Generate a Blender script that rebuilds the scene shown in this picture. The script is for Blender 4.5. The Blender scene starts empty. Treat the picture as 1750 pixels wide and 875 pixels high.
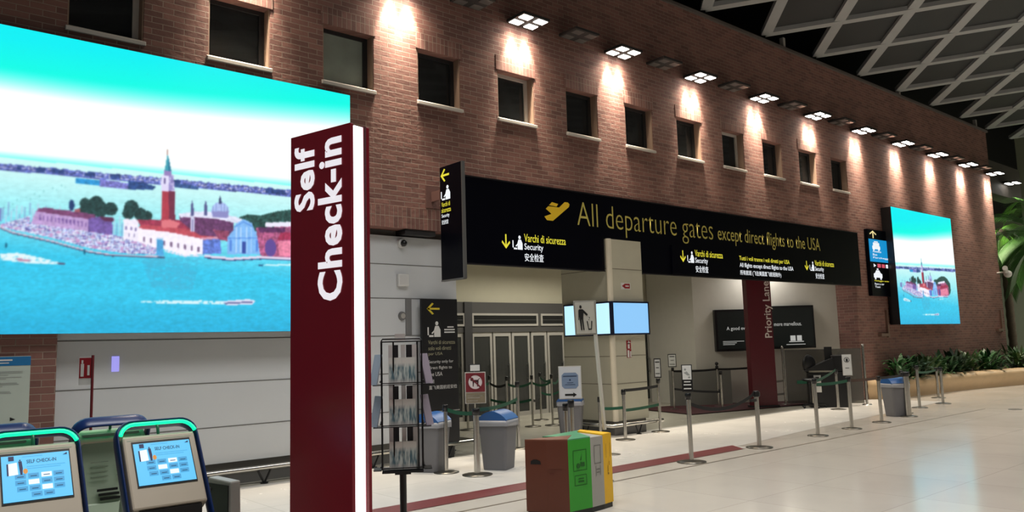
import bpy, math, random
import numpy as np
from mathutils import Vector, Matrix
random.seed(7); rng = np.random.RandomState(11)
PI = math.pi
scn = bpy.context.scene
COL = scn.collection
# ------------------------------------------------------------------ camera, world, exposure
W_, H_, CX, CY, FPX, EYE = 1750, 875, 875.0, 437.5, 1340.0, 1.65
def _basis():
    vpx = (2465.0, 545.0); roll = 0.0297
    hy = vpx[1] + roll*(vpx[0]-CX)
    a = np.array([0, hy-CY, FPX]); b = np.array([vpx[0]-CX, vpx[1]-CY, FPX])
    n = np.cross(b, a); n /= np.linalg.norm(n)
    if n[1] > 0: n = -n
    X = b/np.linalg.norm(b)
    return np.array([X, np.cross(n, X), n])
RB = _basis()
CAM = np.array([0, 0, EYE])
def ray(x, y): return RB @ np.array([x-CX, y-CY, FPX])
def fl(x, y, z=0.0):
    d = ray(x, y); return CAM + d*((z-EYE)/d[2])
def wl(x, y, Y):
    d = ray(x, y); return CAM + d*(Y/d[1])
def xw(x, y, X):
    d = ray(x, y); return CAM + d*(X/d[0])
def cm(x, y, dep): return CAM + RB @ np.array([(x-CX)*dep/FPX, (y-CY)*dep/FPX, dep])
def proj(P):
    c = (P-CAM) @ RB
    return CX+FPX*c[..., 0]/c[..., 2], CY+FPX*c[..., 1]/c[..., 2]

cd = bpy.data.cameras.new('camera'); cam = bpy.data.objects.new('camera', cd); COL.objects.link(cam)
cd.sensor_width = 36; cd.lens = FPX/W_*36; cd.clip_end = 300
cam.matrix_world = Matrix([[RB[0][0], -RB[0][1], -RB[0][2], 0], [RB[1][0], -RB[1][1], -RB[1][2], 0], [RB[2][0], -RB[2][1], -RB[2][2], EYE], [0, 0, 0, 1]])
scn.camera = cam
vs = scn.view_settings
scn.display_settings.display_device = 'sRGB'
vs.view_transform = 'Standard'; vs.look = 'None'; vs.gamma = 1; vs.exposure = 0.0; vs.use_curve_mapping = False
wd = bpy.data.worlds.new('world'); scn.world = wd; wd.use_nodes = True
wd.node_tree.nodes['Background'].inputs[0].default_value = (1.0, 0.93, 0.86, 1)
wd.node_tree.nodes['Background'].inputs[1].default_value = 0.06
def area(loc, rot, sx, sy, power, col, spread=100):
    l = bpy.data.lights.new('hall_light', 'AREA'); l.shape = 'RECTANGLE'; l.size = sx; l.size_y = sy; l.energy = power; l.color = col; l.spread = math.radians(spread)
    o = bpy.data.objects.new('hall_light', l); COL.objects.link(o); o.location = loc; o.rotation_euler = rot
    return o
# unseen area lights added to brighten the hall, its far end and the lobby
area((5, 4.2, 8.5), (0, 0, 0), 10, 3, 430, (1, .98, .95), 122)
area((22, 2.5, 8.5), (0, 0, 0), 18, 5, 720, (1, .93, .84), 95)
area((40, 5, 8.6), (0, 0, 0), 8, 6, 1100, (.97, 1, .86), 150)
area((12.5, 12.6, 3.72), (0, 0, 0), 3.6, .5, 120, (1, .94, .8), 160)
area((18.6, 11.4, 3.72), (0, 0, 0), 1.6, .4, 45, (1, .95, .88), 160)

# ------------------------------------------------------------------ materials
def s2l(c):
    c = c/255.0
    return c/12.92 if c <= .04045 else ((c+.055)/1.055)**2.4
MATS = {}
def rgb(r, g, b): return (s2l(r), s2l(g), s2l(b), 1)
def mat(name, c, rough=.5, metal=0.0, noise=0.0, nscale=6.0, spec=.5, bump=0.0):
    if name in MATS: return MATS[name]
    m = bpy.data.materials.new(name); m.use_nodes = True; nt = m.node_tree; b = nt.nodes['Principled BSDF']
    col = rgb(*c)
    b.inputs['Base Color'].default_value = col; b.inputs['Roughness'].default_value = rough
    b.inputs['Metallic'].default_value = metal; b.inputs['Specular IOR Level'].default_value = spec
    tc = nt.nodes.new('ShaderNodeTexCoord'); nz = nt.nodes.new('ShaderNodeTexNoise'); nz.inputs['Scale'].default_value = nscale; nz.inputs['Detail'].default_value = 4
    nt.links.new(tc.outputs['Object'], nz.inputs['Vector'])
    if noise == 0: noise = .04
    mx = nt.nodes.new('ShaderNodeMix'); mx.data_type = 'RGBA'
    mx.inputs[6].default_value = tuple(v*(1-noise) for v in col[:3])+(1,); mx.inputs[7].default_value = tuple(min(1, v*(1+noise)) for v in col[:3])+(1,)
    nt.links.new(nz.outputs['Fac'], mx.inputs[0]); nt.links.new(mx.outputs[2], b.inputs['Base Color'])
    if bump:
        bp = nt.nodes.new('ShaderNodeBump'); bp.inputs['Strength'].default_value = bump; bp.inputs['Distance'].default_value = .01
        nt.links.new(nz.outputs['Fac'], bp.inputs['Height']); nt.links.new(bp.outputs['Normal'], b.inputs['Normal'])
    MATS[name] = m; return m
def emis(name, c, strength=1.0):
    if name in MATS: return MATS[name]
    m = bpy.data.materials.new(name); m.use_nodes = True; nt = m.node_tree; b = nt.nodes['Principled BSDF']
    b.inputs['Base Color'].default_value = rgb(*[v*.4 for v in c]); b.inputs['Emission Color'].default_value = rgb(*c); b.inputs['Emission Strength'].default_value = strength
    b.inputs['Roughness'].default_value = .4
    MATS[name] = m; return m
def screenmat():
    m = bpy.data.materials.new('led_picture'); m.use_nodes = True; nt = m.node_tree; b = nt.nodes['Principled BSDF']
    a = nt.nodes.new('ShaderNodeVertexColor'); a.layer_name = 'Col'
    b.inputs['Base Color'].default_value = (.01, .01, .012, 1); b.inputs['Roughness'].default_value = .5
    nt.links.new(a.outputs['Color'], b.inputs['Emission Color']); b.inputs['Emission Strength'].default_value = 1.05
    return m
def glass(name, tint=(190, 200, 195), alpha=.75, rough=.03):
    if name in MATS: return MATS[name]
    m = bpy.data.materials.new(name); m.use_nodes = True; nt = m.node_tree; nt.nodes.clear()
    o = nt.nodes.new('ShaderNodeOutputMaterial'); t = nt.nodes.new('ShaderNodeBsdfTransparent'); t.inputs[0].default_value = rgb(*tint)
    p = nt.nodes.new('ShaderNodeBsdfPrincipled'); p.inputs['Base Color'].default_value = rgb(*[v*.6 for v in tint]); p.inputs['Roughness'].default_value = rough
    mx = nt.nodes.new('ShaderNodeMixShader'); mx.inputs[0].default_value = 1-alpha
    nt.links.new(t.outputs[0], mx.inputs[1]); nt.links.new(p.outputs[0], mx.inputs[2]); nt.links.new(mx.outputs[0], o.inputs[0])
    MATS[name] = m; return m
def brickmat(name, swap=False, bw=.26, bh=.076):
    m = bpy.data.materials.new(name); m.use_nodes = True; nt = m.node_tree; b = nt.nodes['Principled BSDF']; N = nt.nodes.new; L = nt.links.new
    tc = N('ShaderNodeTexCoord'); sp = N('ShaderNodeSeparateXYZ'); cb = N('ShaderNodeCombineXYZ'); L(tc.outputs['Object'], sp.inputs[0])
    ad = N('ShaderNodeMath'); ad.operation = 'ADD'; L(sp.outputs['X'], ad.inputs[0]); L(sp.outputs['Y'], ad.inputs[1])
    if swap: L(ad.outputs[0], cb.inputs['Y']); L(sp.outputs['Z'], cb.inputs['X'])
    else: L(ad.outputs[0], cb.inputs['X']); L(sp.outputs['Z'], cb.inputs['Y'])
    nw = N('ShaderNodeTexNoise'); nw.inputs['Scale'].default_value = 2.2; L(tc.outputs['Object'], nw.inputs['Vector'])
    vm = N('ShaderNodeVectorMath'); vm.operation = 'SCALE'; vm.inputs['Scale'].default_value = .012; L(nw.outputs['Color'], vm.inputs[0])
    va = N('ShaderNodeVectorMath'); va.operation = 'ADD'; L(cb.outputs[0], va.inputs[0]); L(vm.outputs[0], va.inputs[1])
    bt = N('ShaderNodeTexBrick'); bt.inputs['Scale'].default_value = 1; bt.inputs['Brick Width'].default_value = bw; bt.inputs['Row Height'].default_value = bh
    bt.inputs['Mortar Size'].default_value = .0055; bt.inputs['Mortar Smooth'].default_value = .35; bt.offset = 0 if swap else .5
    bt.inputs['Color1'].default_value = rgb(138, 97, 87); bt.inputs['Color2'].default_value = rgb(108, 74, 67); bt.inputs['Mortar'].default_value = rgb(154, 134, 120)
    bt.inputs['Bias'].default_value = -.1
    L(va.outputs[0], bt.inputs['Vector'])
    nz = N('ShaderNodeTexNoise'); nz.inputs['Scale'].default_value = .7; nz.inputs['Detail'].default_value = 6; L(tc.outputs['Object'], nz.inputs['Vector'])
    hs = N('ShaderNodeHueSaturation'); L(bt.outputs['Color'], hs.inputs['Color'])
    mr = N('ShaderNodeMapRange'); mr.inputs['To Min'].default_value = .7; mr.inputs['To Max'].default_value = 1.25; L(nz.outputs['Fac'], mr.inputs[0]); L(mr.outputs[0], hs.inputs['Value'])
    L(hs.outputs[0], b.inputs['Base Color']); b.inputs['Roughness'].default_value = .8
    n2 = N('ShaderNodeTexNoise'); n2.inputs['Scale'].default_value = 18; n2.inputs['Detail'].default_value = 3; L(tc.outputs['Object'], n2.inputs['Vector'])
    mu = N('ShaderNodeMath'); mu.operation = 'MULTIPLY_ADD'; mu.inputs[1].default_value = .5; L(n2.outputs['Fac'], mu.inputs[0])
    iv = N('ShaderNodeMath'); iv.operation = 'SUBTRACT'; iv.inputs[0].default_value = 1; L(bt.outputs['Fac'], iv.inputs[1]); L(iv.outputs[0], mu.inputs[2])
    bp = N('ShaderNodeBump'); bp.inputs['Strength'].default_value = .8; bp.inputs['Distance'].default_value = .012; L(mu.outputs[0], bp.inputs['Height']); L(bp.outputs[0], b.inputs['Normal'])
    MATS[name] = m; return m
def floormat(name, c1, c2, rough):
    m = bpy.data.materials.new(name); m.use_nodes = True; nt = m.node_tree; b = nt.nodes['Principled BSDF']; N = nt.nodes.new; L = nt.links.new
    tc = N('ShaderNodeTexCoord'); bt = N('ShaderNodeTexBrick'); bt.offset = 0
    bt.inputs['Scale'].default_value = 1; bt.inputs['Brick Width'].default_value = 1.2; bt.inputs['Row Height'].default_value = 1.2; bt.inputs['Mortar Size'].default_value = .003
    bt.inputs['Color1'].default_value = rgb(*c1); bt.inputs['Color2'].default_value = rgb(*c2); bt.inputs['Mortar'].default_value = rgb(*[v*.78 for v in c1])
    L(tc.outputs['Object'], bt.inputs['Vector'])
    nz = N('ShaderNodeTexNoise'); nz.inputs['Scale'].default_value = .8; nz.inputs['Detail'].default_value = 8; nz.inputs['Roughness'].default_value = .6; L(tc.outputs['Object'], nz.inputs['Vector'])
    hs = N('ShaderNodeHueSaturation'); L(bt.outputs['Color'], hs.inputs['Color'])
    mr = N('ShaderNodeMapRange'); mr.inputs['To Min'].default_value = .9; mr.inputs['To Max'].default_value = 1.08; L(nz.outputs['Fac'], mr.inputs[0]); L(mr.outputs[0], hs.inputs['Value'])
    L(hs.outputs[0], b.inputs['Base Color'])
    m2 = N('ShaderNodeMapRange'); m2.inputs['To Min'].default_value = rough*.75; m2.inputs['To Max'].default_value = rough*1.3; L(nz.outputs['Fac'], m2.inputs[0]); L(m2.outputs[0], b.inputs['Roughness'])
    MATS[name] = m; return m
BRICK = brickmat('red_brick'); SOLDIER = brickmat('soldier_brick', True)
WHITE = mat('white_wall_panel', (200, 203, 205), .45, noise=.03, nscale=1.5)
BEIGE = mat('beige_wall', (188, 184, 164), .6); GREYW = mat('grey_lobby_wall', (165, 163, 155), .6)
BLK = mat('black_plastic', (14, 15, 18), .35); BLKG = mat('black_gloss_sign', (3, 4, 13), .3, spec=.12)
ALU = mat('brushed_aluminium', (170, 170, 168), .35, .8); STEEL = mat('polished_steel', (190, 188, 182), .22, 1.0, nscale=30)
LGREY = mat('light_grey_frame', (165, 162, 156), .5); DARK = mat('dark_recess', (34, 33, 34), .7); DGREY = mat('dark_grey', (70, 69, 68), .6)
WOODG = mat('window_sill_grey', (196, 190, 182), .5); YEL = emis('sign_yellow_lit', (225, 215, 60), .95); WHT = emis('sign_white_lit', (240, 245, 250), .95)
YDIM = mat('dull_yellow_lettering', (196, 184, 92), .5, noise=.15); TXG = mat('grey_print', (150, 152, 150), .5); TXY = mat('dim_olive_print', (150, 146, 120), .5)
RED = mat('dark_red_panel', (140, 30, 46), .3, spec=.3); PAPER = mat('white_paper', (215, 215, 212), .5); RSIGN = mat('safety_red', (150, 30, 40), .4)
BLUE = mat('navy_blue_tube', (18, 46, 100), .3); KBEI = mat('kiosk_beige', (196, 184, 165), .45); KGRN = mat('kiosk_grey_green', (172, 186, 166), .5)
GREENLED = emis('green_led', (10, 240, 160), 1.6); BLUELID = mat('blue_lid', (40, 88, 150), .35); BINGREY = mat('bin_grey', (108, 108, 112), .6)
BELTG = mat('green_belt', (20, 80, 58), .7); BELTK = mat('black_belt', (22, 22, 24), .7); INK = mat('black_print', (20, 20, 22), .5)
# ------------------------------------------------------------------ mesh helpers
class MB:
    def __init__(s): s.v = []; s.f = []; s.sm = []
    def add(s, vs_, fs, smooth=False):
        n = len(s.v); s.v += [tuple(map(float, p)) for p in vs_]; s.f += [tuple(i+n for i in f) for f in fs]; s.sm += [smooth]*len(fs)
    def box(s, x0, x1, y0, y1, z0, z1):
        s.add([(x0, y0, z0), (x1, y0, z0), (x1, y1, z0), (x0, y1, z0), (x0, y0, z1), (x1, y0, z1), (x1, y1, z1), (x0, y1, z1)],
              [(0, 3, 2, 1), (4, 5, 6, 7), (0, 1, 5, 4), (1, 2, 6, 5), (2, 3, 7, 6), (3, 0, 4, 7)])
    def hexa(s, p):  # 8 points, bottom ring then top ring
        s.add(p, [(0, 3, 2, 1), (4, 5, 6, 7), (0, 1, 5, 4), (1, 2, 6, 5), (2, 3, 7, 6), (3, 0, 4, 7)])
    def beam(s, a, b, w, h):
        a = Vector(a); b = Vector(b); d = (b-a).normalized(); up = Vector((0, 0, 1))
        if abs(d.z) > .95: up = Vector((0, 1, 0))
        r = d.cross(up).normalized()*w/2; u = r.cross(d).normalized()*h/2
        s.hexa([a-r-u, a+r-u, b+r-u, b-r-u, a-r+u, a+r+u, b+r+u, b-r+u])
    def cyl(s, a, b, r0, r1=None, n=16, smooth=True, caps=True):
        if r1 is None: r1 = r0
        a = Vector(a); b = Vector(b); d = (b-a).normalized(); t = Vector((1, 0, 0)) if abs(d.x) < .9 else Vector((0, 1, 0))
        u = d.cross(t).normalized(); w = d.cross(u)
        P = [a+(u*math.cos(2*PI*i/n)+w*math.sin(2*PI*i/n))*r0 for i in range(n)]+[b+(u*math.cos(2*PI*i/n)+w*math.sin(2*PI*i/n))*r1 for i in range(n)]
        s.add(P, [(i, (i+1) % n, n+(i+1) % n, n+i) for i in range(n)], smooth)
        if caps: s.add(P, [tuple(range(n-1, -1, -1)), tuple(range(n, 2*n))])
    def lathe(s, prof, c=(0, 0, 0), n=24, smooth=True):
        P = []
        for r, z in prof:
            P += [(c[0]+r*math.cos(2*PI*i/n), c[1]+r*math.sin(2*PI*i/n), c[2]+z) for i in range(n)]
        F = []
        for k in range(len(prof)-1):
            F += [(k*n+i, k*n+(i+1) % n, (k+1)*n+(i+1) % n, (k+1)*n+i) for i in range(n)]
        s.add(P, F, smooth)
    def tube(s, path, r, n=10, rx=None):
        path = [Vector(p) for p in path]; P = []; prev = None
        for i, p in enumerate(path):
            d = (path[min(i+1, len(path)-1)]-path[max(i-1, 0)]).normalized()
            if prev is None:
                t = Vector((0, 0, 1)) if abs(d.z) < .9 else Vector((0, 1, 0)); u = d.cross(t).normalized()
            else: u = (prev-d*prev.dot(d)).normalized()
            prev = u; w = d.cross(u)
            P += [p+(u*math.cos(2*PI*k/n)*(rx or r)+w*math.sin(2*PI*k/n)*r) for k in range(n)]
        F = [(i*n+k, i*n+(k+1) % n, (i+1)*n+(k+1) % n, (i+1)*n+k) for i in range(len(path)-1) for k in range(n)]
        s.add(P, F, True); s.add(P, [tuple(range(n)), tuple(range((len(path)-1)*n, len(path)*n))])
    def prism(s, pts, z0, z1):
        n = len(pts); P = [(x, y, z0) for x, y in pts]+[(x, y, z1) for x, y in pts]
        s.add(P, [(i, (i+1) % n, n+(i+1) % n, n+i) for i in range(n)]+[tuple(range(n-1, -1, -1)), tuple(range(n, 2*n))])
    def sphere(s, c, r, n=14, m=8, sz=1, sy=1, sx=1):
        P = []; 
        for j in range(m+1):
            t = PI*j/m
            P += [(c[0]+sx*r*math.sin(t)*math.cos(2*PI*i/n), c[1]+sy*r*math.sin(t)*math.sin(2*PI*i/n), c[2]+sz*r*math.cos(t)) for i in range(n)]
        s.add(P, [(j*n+i, j*n+(i+1) % n, (j+1)*n+(i+1) % n, (j+1)*n+i) for j in range(m) for i in range(n)], True)
    def build(s, name, m, parent=None, bevel=0, loc=None):
        me = bpy.data.meshes.new(name); me.from_pydata(s.v, [], s.f); me.polygons.foreach_set('use_smooth', s.sm)
        for mm in (m if isinstance(m, (list, tuple)) else [m]): me.materials.append(mm)
        me.validate(); me.update()
        o = bpy.data.objects.new(name, me); COL.objects.link(o)
        if parent: o.parent = parent
        if loc is not None: o.location = loc
        if bevel:
            b = o.modifiers.new('bevel', 'BEVEL'); b.width = bevel; b.segments = 2; b.limit_method = 'ANGLE'; b.angle_limit = .7
        return o
def thing(name, label, cat, loc=(0, 0, 0), rz=0, group=None):
    o = bpy.data.objects.new(name, None); COL.objects.link(o); o.location = [float(v) for v in loc]; o.rotation_euler = (0, 0, rz)
    o.empty_display_size = .1
    tag(o, label, cat, group); return o
def tag(o, label, cat, group=None, kind=None):
    if label: o['label'] = label
    if cat: o['category'] = cat
    if group: o['group'] = group
    if kind: o['kind'] = kind
    return o
def struct(o): o['kind'] = 'structure'; return o
def bx(name, m, parent, *a, bevel=0):
    b = MB(); b.box(*a); return b.build(name, m, parent, bevel)
class Panel:
    """a flat drawing surface: a,b in metres across and up, d outward"""
    def __init__(s, o, ux, uz, parent): s.o = Vector(o); s.ux = Vector(ux); s.uz = Vector(uz); s.n = s.ux.cross(s.uz); s.p = parent
    def P(s, a, b, d=.004): return s.o+s.ux*a+s.uz*b+s.n*d
    def polys(s, name, m, plist, d=.004):
        b = MB()
        for pl in plist: b.add([s.P(x, y, d) for x, y in pl], [tuple(range(len(pl)))])
        return b.build(name, m, s.p)
    def text(s, name, m, t, x0, x1, y0, y1, d=.004, bold=0.0, rot=False, spacing=1.0):
        c = bpy.data.curves.new('t', 'FONT'); c.body = t; c.size = 1; c.offset = bold; c.resolution_u = 3; c.space_character = spacing
        o = bpy.data.objects.new('t', c); COL.objects.link(o)
        dg = bpy.context.evaluated_depsgraph_get(); me = bpy.data.meshes.new_from_object(o.evaluated_get(dg))
        bpy.data.objects.remove(o); bpy.data.curves.remove(c)
        n = len(me.vertices); a = np.zeros(n*3); me.vertices.foreach_get('co', a); a = a.reshape(-1, 3)
        if n == 0: return None
        mn = a.min(0); mx = a.max(0); u = (a[:, 0]-mn[0])/(mx[0]-mn[0]); v = (a[:, 1]-mn[1])/(mx[1]-mn[1])
        if rot: u, v = 1-v, u   # reads upward
        X = x0+u*(x1-x0); Z = y0+v*(y1-y0)
        out = np.array([list(s.P(float(p), float(q), d)) for p, q in zip(X, Z)])
        me.vertices.foreach_set('co', out.ravel()); me.materials.clear(); me.materials.append(m); me.name = name; me.update()
        ob = bpy.data.objects.new(name, me); COL.objects.link(ob); ob.parent = s.p; return ob
def rect(x0, x1, y0, y1): return [(x0, y0), (x1, y0), (x1, y1), (x0, y1)]
def disc(cx, cy, r, n=20, ry=None): return [(cx+r*math.cos(2*PI*i/n), cy+(ry or r)*math.sin(2*PI*i/n)) for i in range(n)]
def arrow(kind, x, y, w, h):
    """arrow strokes filling box x,y,w,h pointing down/left/up"""
    t = .16
    base = [rect(.5-t/2, .5+t/2, .06, 1), [(.5, 0), (1, .42), (.93, .56), (.5, .2)], [(.5, 0), (.5, .2), (.07, .56), (0, .42)]]  # down
    out = []
    for p in base:
        q = []
        for a, b in p:
            if kind == 'left': a, b = b, a
            if kind == 'up': b = 1-b
            q.append((x+a*w, y+b*h))
        if kind in ('left', 'up'): q = q[::-1]
        out.append(q)
    return out
def officer(x, y, w, h):
    """security check pictogram: seated officer behind a tray"""
    S = lambda L: [(x+a*w, y+b*h) for a, b in L]
    return [S(disc(.72, .86, .12, 12, .13)), S([(.5, .0), (1, .0), (1, .45), (.86, .7), (.6, .7), (.5, .45)]), S([(0, .12), (.1, .12), (.1, .62), (0, .62)]), S([(.12, .0), (.45, .0), (.45, .12), (.12, .12)]), S([(.3, .25), (.5, .42), (.55, .34), (.36, .18)])]
# ------------------------------------------------------------------ SETTING
D = 9.91; XR = 20.28; XE = 31.0; ZT = 8.8; ZB = 3.5
b = MB(); b.box(-6, 60, -14, D, -.1, 0); struct(b.build('floor', floormat('polished_floor', (210, 204, 194), (205, 199, 189), .15)))
b = MB(); b.box(-6, 22, D, 16, -.1, 0); o = struct(b.build('floor_lobby', floormat('lobby_floor', (186, 182, 168), (178, 174, 160), .25)))  # darker colour carries the shade of the unlit lobby
b = MB(); b.box(22, 60, D, 16, -.1, 0); struct(b.build('floor_far', DGREY))
# paler terrazzo apron along the security gates, dark red guide stripe, metal joint
pw = [(-6, 7.1), (10.7, 7.1), (10.7, 7.3), (13.5, 7.6), (20.6, 8.1), (20.6, D), (-6, D)]
b = MB(); b.add([(x, y, .003) for x, y in pw], [tuple(range(len(pw)))]); struct(b.build('floor_apron', floormat('pale_terrazzo', (220, 218, 213), (215, 213, 208), .25)))
sa = [fl(600, 883), fl(690, 853), fl(895, 826), fl(1042, 800), fl(1215, 763)]; sb = [fl(1285, 765), fl(1180, 783), fl(1042, 808), fl(895, 843), fl(690, 873), fl(600, 890)]
y0 = 7.05; y1 = 7.42
b = MB(); P = [(-2, y0), (10.5, y0), (10.75, y1), (-2, y1)]
b.add([(x, y, .005) for x, y in P], [(0, 1, 2, 3)]); struct(b.build('trim_1', mat('dark_red_floor_stripe', (120, 58, 60), .35)))
b = MB(); b.box(-2, 19, 6.62, 6.645, .001, .006); struct(b.build('trim_2', mat('floor_joint_metal', (140, 132, 120), .4)))
# ---- main brick wall with window openings
WX = [1.77+1.612*k for k in range(12)]; WW = .83; WZ0, WZ1 = 5.46, 6.34; Y2 = D+.4
b = MB()
b.box(-6, XE, D, Y2, ZB, WZ0); b.box(-6, XE, D, Y2, WZ1, ZT)
xs = [-6]+[v for x in WX for v in (x, x+WW)]+[XE]
for i in range(0, len(xs), 2): b.box(xs[i], xs[i+1], D, Y2, WZ0, WZ1)
b.box(XR, XE, D, Y2+.25, 0, ZB); b.box(-6, 1.79, D, Y2, 0, ZB); b.box(5.4, 7.4, D, Y2, 3.46, ZB)
wallmain = struct(b.build('wall_main', BRICK))
b = MB(); b.box(5.35, 7.42, D-.012, D, 3.46, 3.78)
for x in WX: b.box(x-.03, x+WW+.03, D-.012, D, WZ1, WZ1+.25)
struct(b.build('wall_soldier_course', SOLDIER, wallmain))
# parapet lip
bx('wall_coping', mat('coping_metal', (95, 88, 84), .4), wallmain, -6, XE+.05, D-.06, Y2+.05, ZT, ZT+.07)
for k, x in enumerate((17.6, 24.1, 30.2)): bx('wall_coping_post', LGREY, wallmain, x-.05, x+.05, D, D+.1, ZT+.07, ZT+.35)
# windows
for k, x in enumerate(WX):
    w = struct(thing('window_%d' % (k+1), '', '', (x, D, WZ0)))
    yb = .16
    b = MB(); t = .055
    b.box(0, WW, yb, yb+.07, 0, t*1.5); b.box(0, WW, yb, yb+.07, .88-t, .88); b.box(0, t*.7, yb, yb+.07, t, .88-t); b.box(WW-t*1.6, WW, yb, yb+.07, t, .88-t)
    b.build('window_frame', DARK if k % 4 else WOODG, w)
    b = MB(); b.box(WW-.018, WW-.002, .012, yb, .0, .878); b.box(.002, .018, .012, yb, 0, .878); b.build('window_reveal', mat('reveal_plaster', (150, 124, 106), .7), w)
    b = MB(); b.hexa([(-.02, -.05, -.03), (WW+.02, -.05, -.03), (WW+.02, yb, -.0), (-.02, yb, -.0), (-.02, -.05, .02), (WW+.02, -.05, .02), (WW+.02, yb, .11), (-.02, yb, .11)])
    b.build('window_sill', WOODG, w, bevel=.006)
    b = MB(); b.box(t*.7, WW-t*1.6, yb+.03, yb+.042, t, .88-t)
    gm = mat('frosted_pane', (150, 160, 150), .35, noise=.3, nscale=3) if k in (2,) else glass('dark_window_glass', (120, 125, 128), .6)
    b.build('window_pane', gm, w)
    if k == 8:
        bx('window_blind', mat('pale_blind', (168, 172, 170), .7), w, .3, .72, .3, .32, .05, .85)
    if k in (7, 9, 10):
        bx('window_blind', mat('dim_blind', (98, 100, 100), .7), w, .12, .55, .3, .32, .05, .8)
# dark rooms behind upper windows; black sheet added above to keep gaps dark
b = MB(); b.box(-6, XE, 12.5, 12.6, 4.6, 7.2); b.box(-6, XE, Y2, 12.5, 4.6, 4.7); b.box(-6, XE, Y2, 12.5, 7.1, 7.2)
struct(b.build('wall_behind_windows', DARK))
b = MB(); b.box(-8, 60, 13.4, 13.5, 7.2, 14); struct(b.build('wall_upper_void', mat('void_black', (12, 12, 13), .9)))
# beyond the end of the brick wall: low beam, far wall
b = MB(); b.box(XE, 35.2, D+.3, D+.9, 6.75, 8.0); struct(b.build('wall_end_beam', mat('end_beam_grey', (74, 68, 64), .7)))
b = MB(); b.box(XE, 46, 15.2, 15.4, 0, 8.2); struct(b.build('wall_far_side', mat('far_side_grey', (92, 98, 88), .8)))
b = MB(); b.box(46, 46.3, -14, 15.4, 0, 12); struct(b.build('wall_far_end', mat('far_end_olive', (150, 152, 132), .8)))
b = MB(); b.box(XE, XE+.1, Y2, 15.3, 0, 8.6); struct(b.build('wall_return', mat('return_dark', (60, 60, 58), .8)))
# ---- white panelled wall, left of the lobby
b = MB(); YW = 10.1
b.box(1.79, 7.4, YW, 14.6, .3, 3.36)
wp = struct(b.build('wall_white', WHITE))
b = MB()
for z in (.75, 1.305, 1.86, 2.42, 2.93): b.box(1.79, 7.4, YW-.004, YW, z-.006, z+.006)
for x in (4.62,): b.box(x-.004, x+.004, YW-.004, YW, .3, 3.36)
b.build('wall_panel_joint', mat('panel_joint', (104, 103, 100), .7), wp)
b = MB(); b.box(1.79, 7.4, YW+.12, 14.6, 0, .3); b.box(1.79, 7.38, YW+.1, 14.6, 3.36, 3.5); struct(b.build('baseboard_left', mat('plinth_grey', (96, 95, 92), .6)))
bx('wall_service_strip', mat('service_strip', (118, 118, 118), .5), wp, 6.44, 6.545, YW-.012, YW, 1.87, 2.42)
bx('trim_dark_slot', DARK, wp, 6.9-.55, 6.9, D+.02, YW+.1, 3.38, 3.455)
# ---- lobby
YD = 14.55
b = MB(); b.box(7.3, 22, D+.5, 16, 3.85, 3.95); struct(b.build('ceiling_lobby', mat('lobby_ceiling', (160, 158, 150), .7)))
b = MB(); b.box(7.3, 19.6, YD, YD+.15, 2.7, 3.9); struct(b.build('wall_header', BEIGE))
b = MB(); b.box(18.75, 21.5, YD-.02, YD+.15, 0, 2.7); b.box(7.3, 10.6, YD, YD+.15, 0, 2.7); struct(b.build('wall_back', GREYW))
b = MB(); b.box(7.4, 22, 18, 18.1, 0, 3.9); b.box(7.4, 7.5, YD, 18, 0, 3.9); b.box(21.9, 22, YD, 18, 0, 3.9); b.box(7.4, 22, YD+.2, 18, 3.3, 3.4)
struct(b.build('wall_behind_doors', mat('vestibule_grey', (84, 84, 82), .7)))
b = MB(); A = (20.28, 10.45); B_ = (17.1, 12.77)
b.prism([A, (20.6, 10.45), (20.6, 14.5), (17.3, 14.5), B_], 0, 3.9); struct(b.build('wall_angled', mat('angled_wall_pale', (200, 197, 188), .6)))
# door screen
def dbox(name, m, x0, x1, z0, z1, y=YD, dy=.08, parent=None): return bx(name, m, parent, x0, x1, y-dy, y, z0, z1)
ds = struct(bx('door_frame_header', DGREY, None, 10.6, 18.75, YD-.1, YD, 2.0, 2.7)); ds.name = 'trim_3'
for i, (x0, x1) in enumerate(((9.3, 10.8), (11.0, 13.05), (13.15, 15.2), (15.3, 17.3), (17.4, 18.6))):
    f = struct(thing('window_%d' % (20+i), '', '', (x0, YD-.1, 2.14)))
    w = x1-x0; b = MB(); t = .05
    b.box(0, w, -.03, 0, 0, t); b.box(0, w, -.03, 0, .3-t, .3); b.box(0, t, -.03, 0, t, .3-t); b.box(w-t, w, -.03, 0, t, .3-t); b.build('window_frame', LGREY, f)
    bx('window_pane', glass('transom_glass', (130, 132, 130), .7), f, t, w-t, -.015, -.004, t, .3-t)
    b = MB(); b.box(t, w-t, -.017, -.015, .14, .15); b.build('window_bar', DGREY, f)
for k, (px, py) in enumerate(((812, 541.5), (817, 547), (822, 552.5), (887, 541.5), (885.5, 547))):  # added glowing blocks stand for lamp reflections in the transom glass
    p = wl(px, py, 16.6); t = thing('vestibule_downlight', ('left', 'right')[k > 2]+' row of small lamps glowing behind the door transom glass, '+('topmost', 'middle', 'lowest', 'upper', 'lower')[k]+' of its row', 'lamp', (p[0], p[1], p[2]), group='lamps behind the transom')
    b = MB(); b.box(-.13, .13, -.05, .05, 0, .03); b.build('housing', DARK, t)
    b = MB(); b.box(-.12, .12, -.056, .04, -.03, 0); b.build('lens', emis('lobby_downlight', (255, 252, 240), 4.0), t)
    b = MB(); b.cyl((0, 0, .03), (0, 0, 3.3-p[2]), .008, n=6); b.build('suspension', DARK, t)
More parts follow.
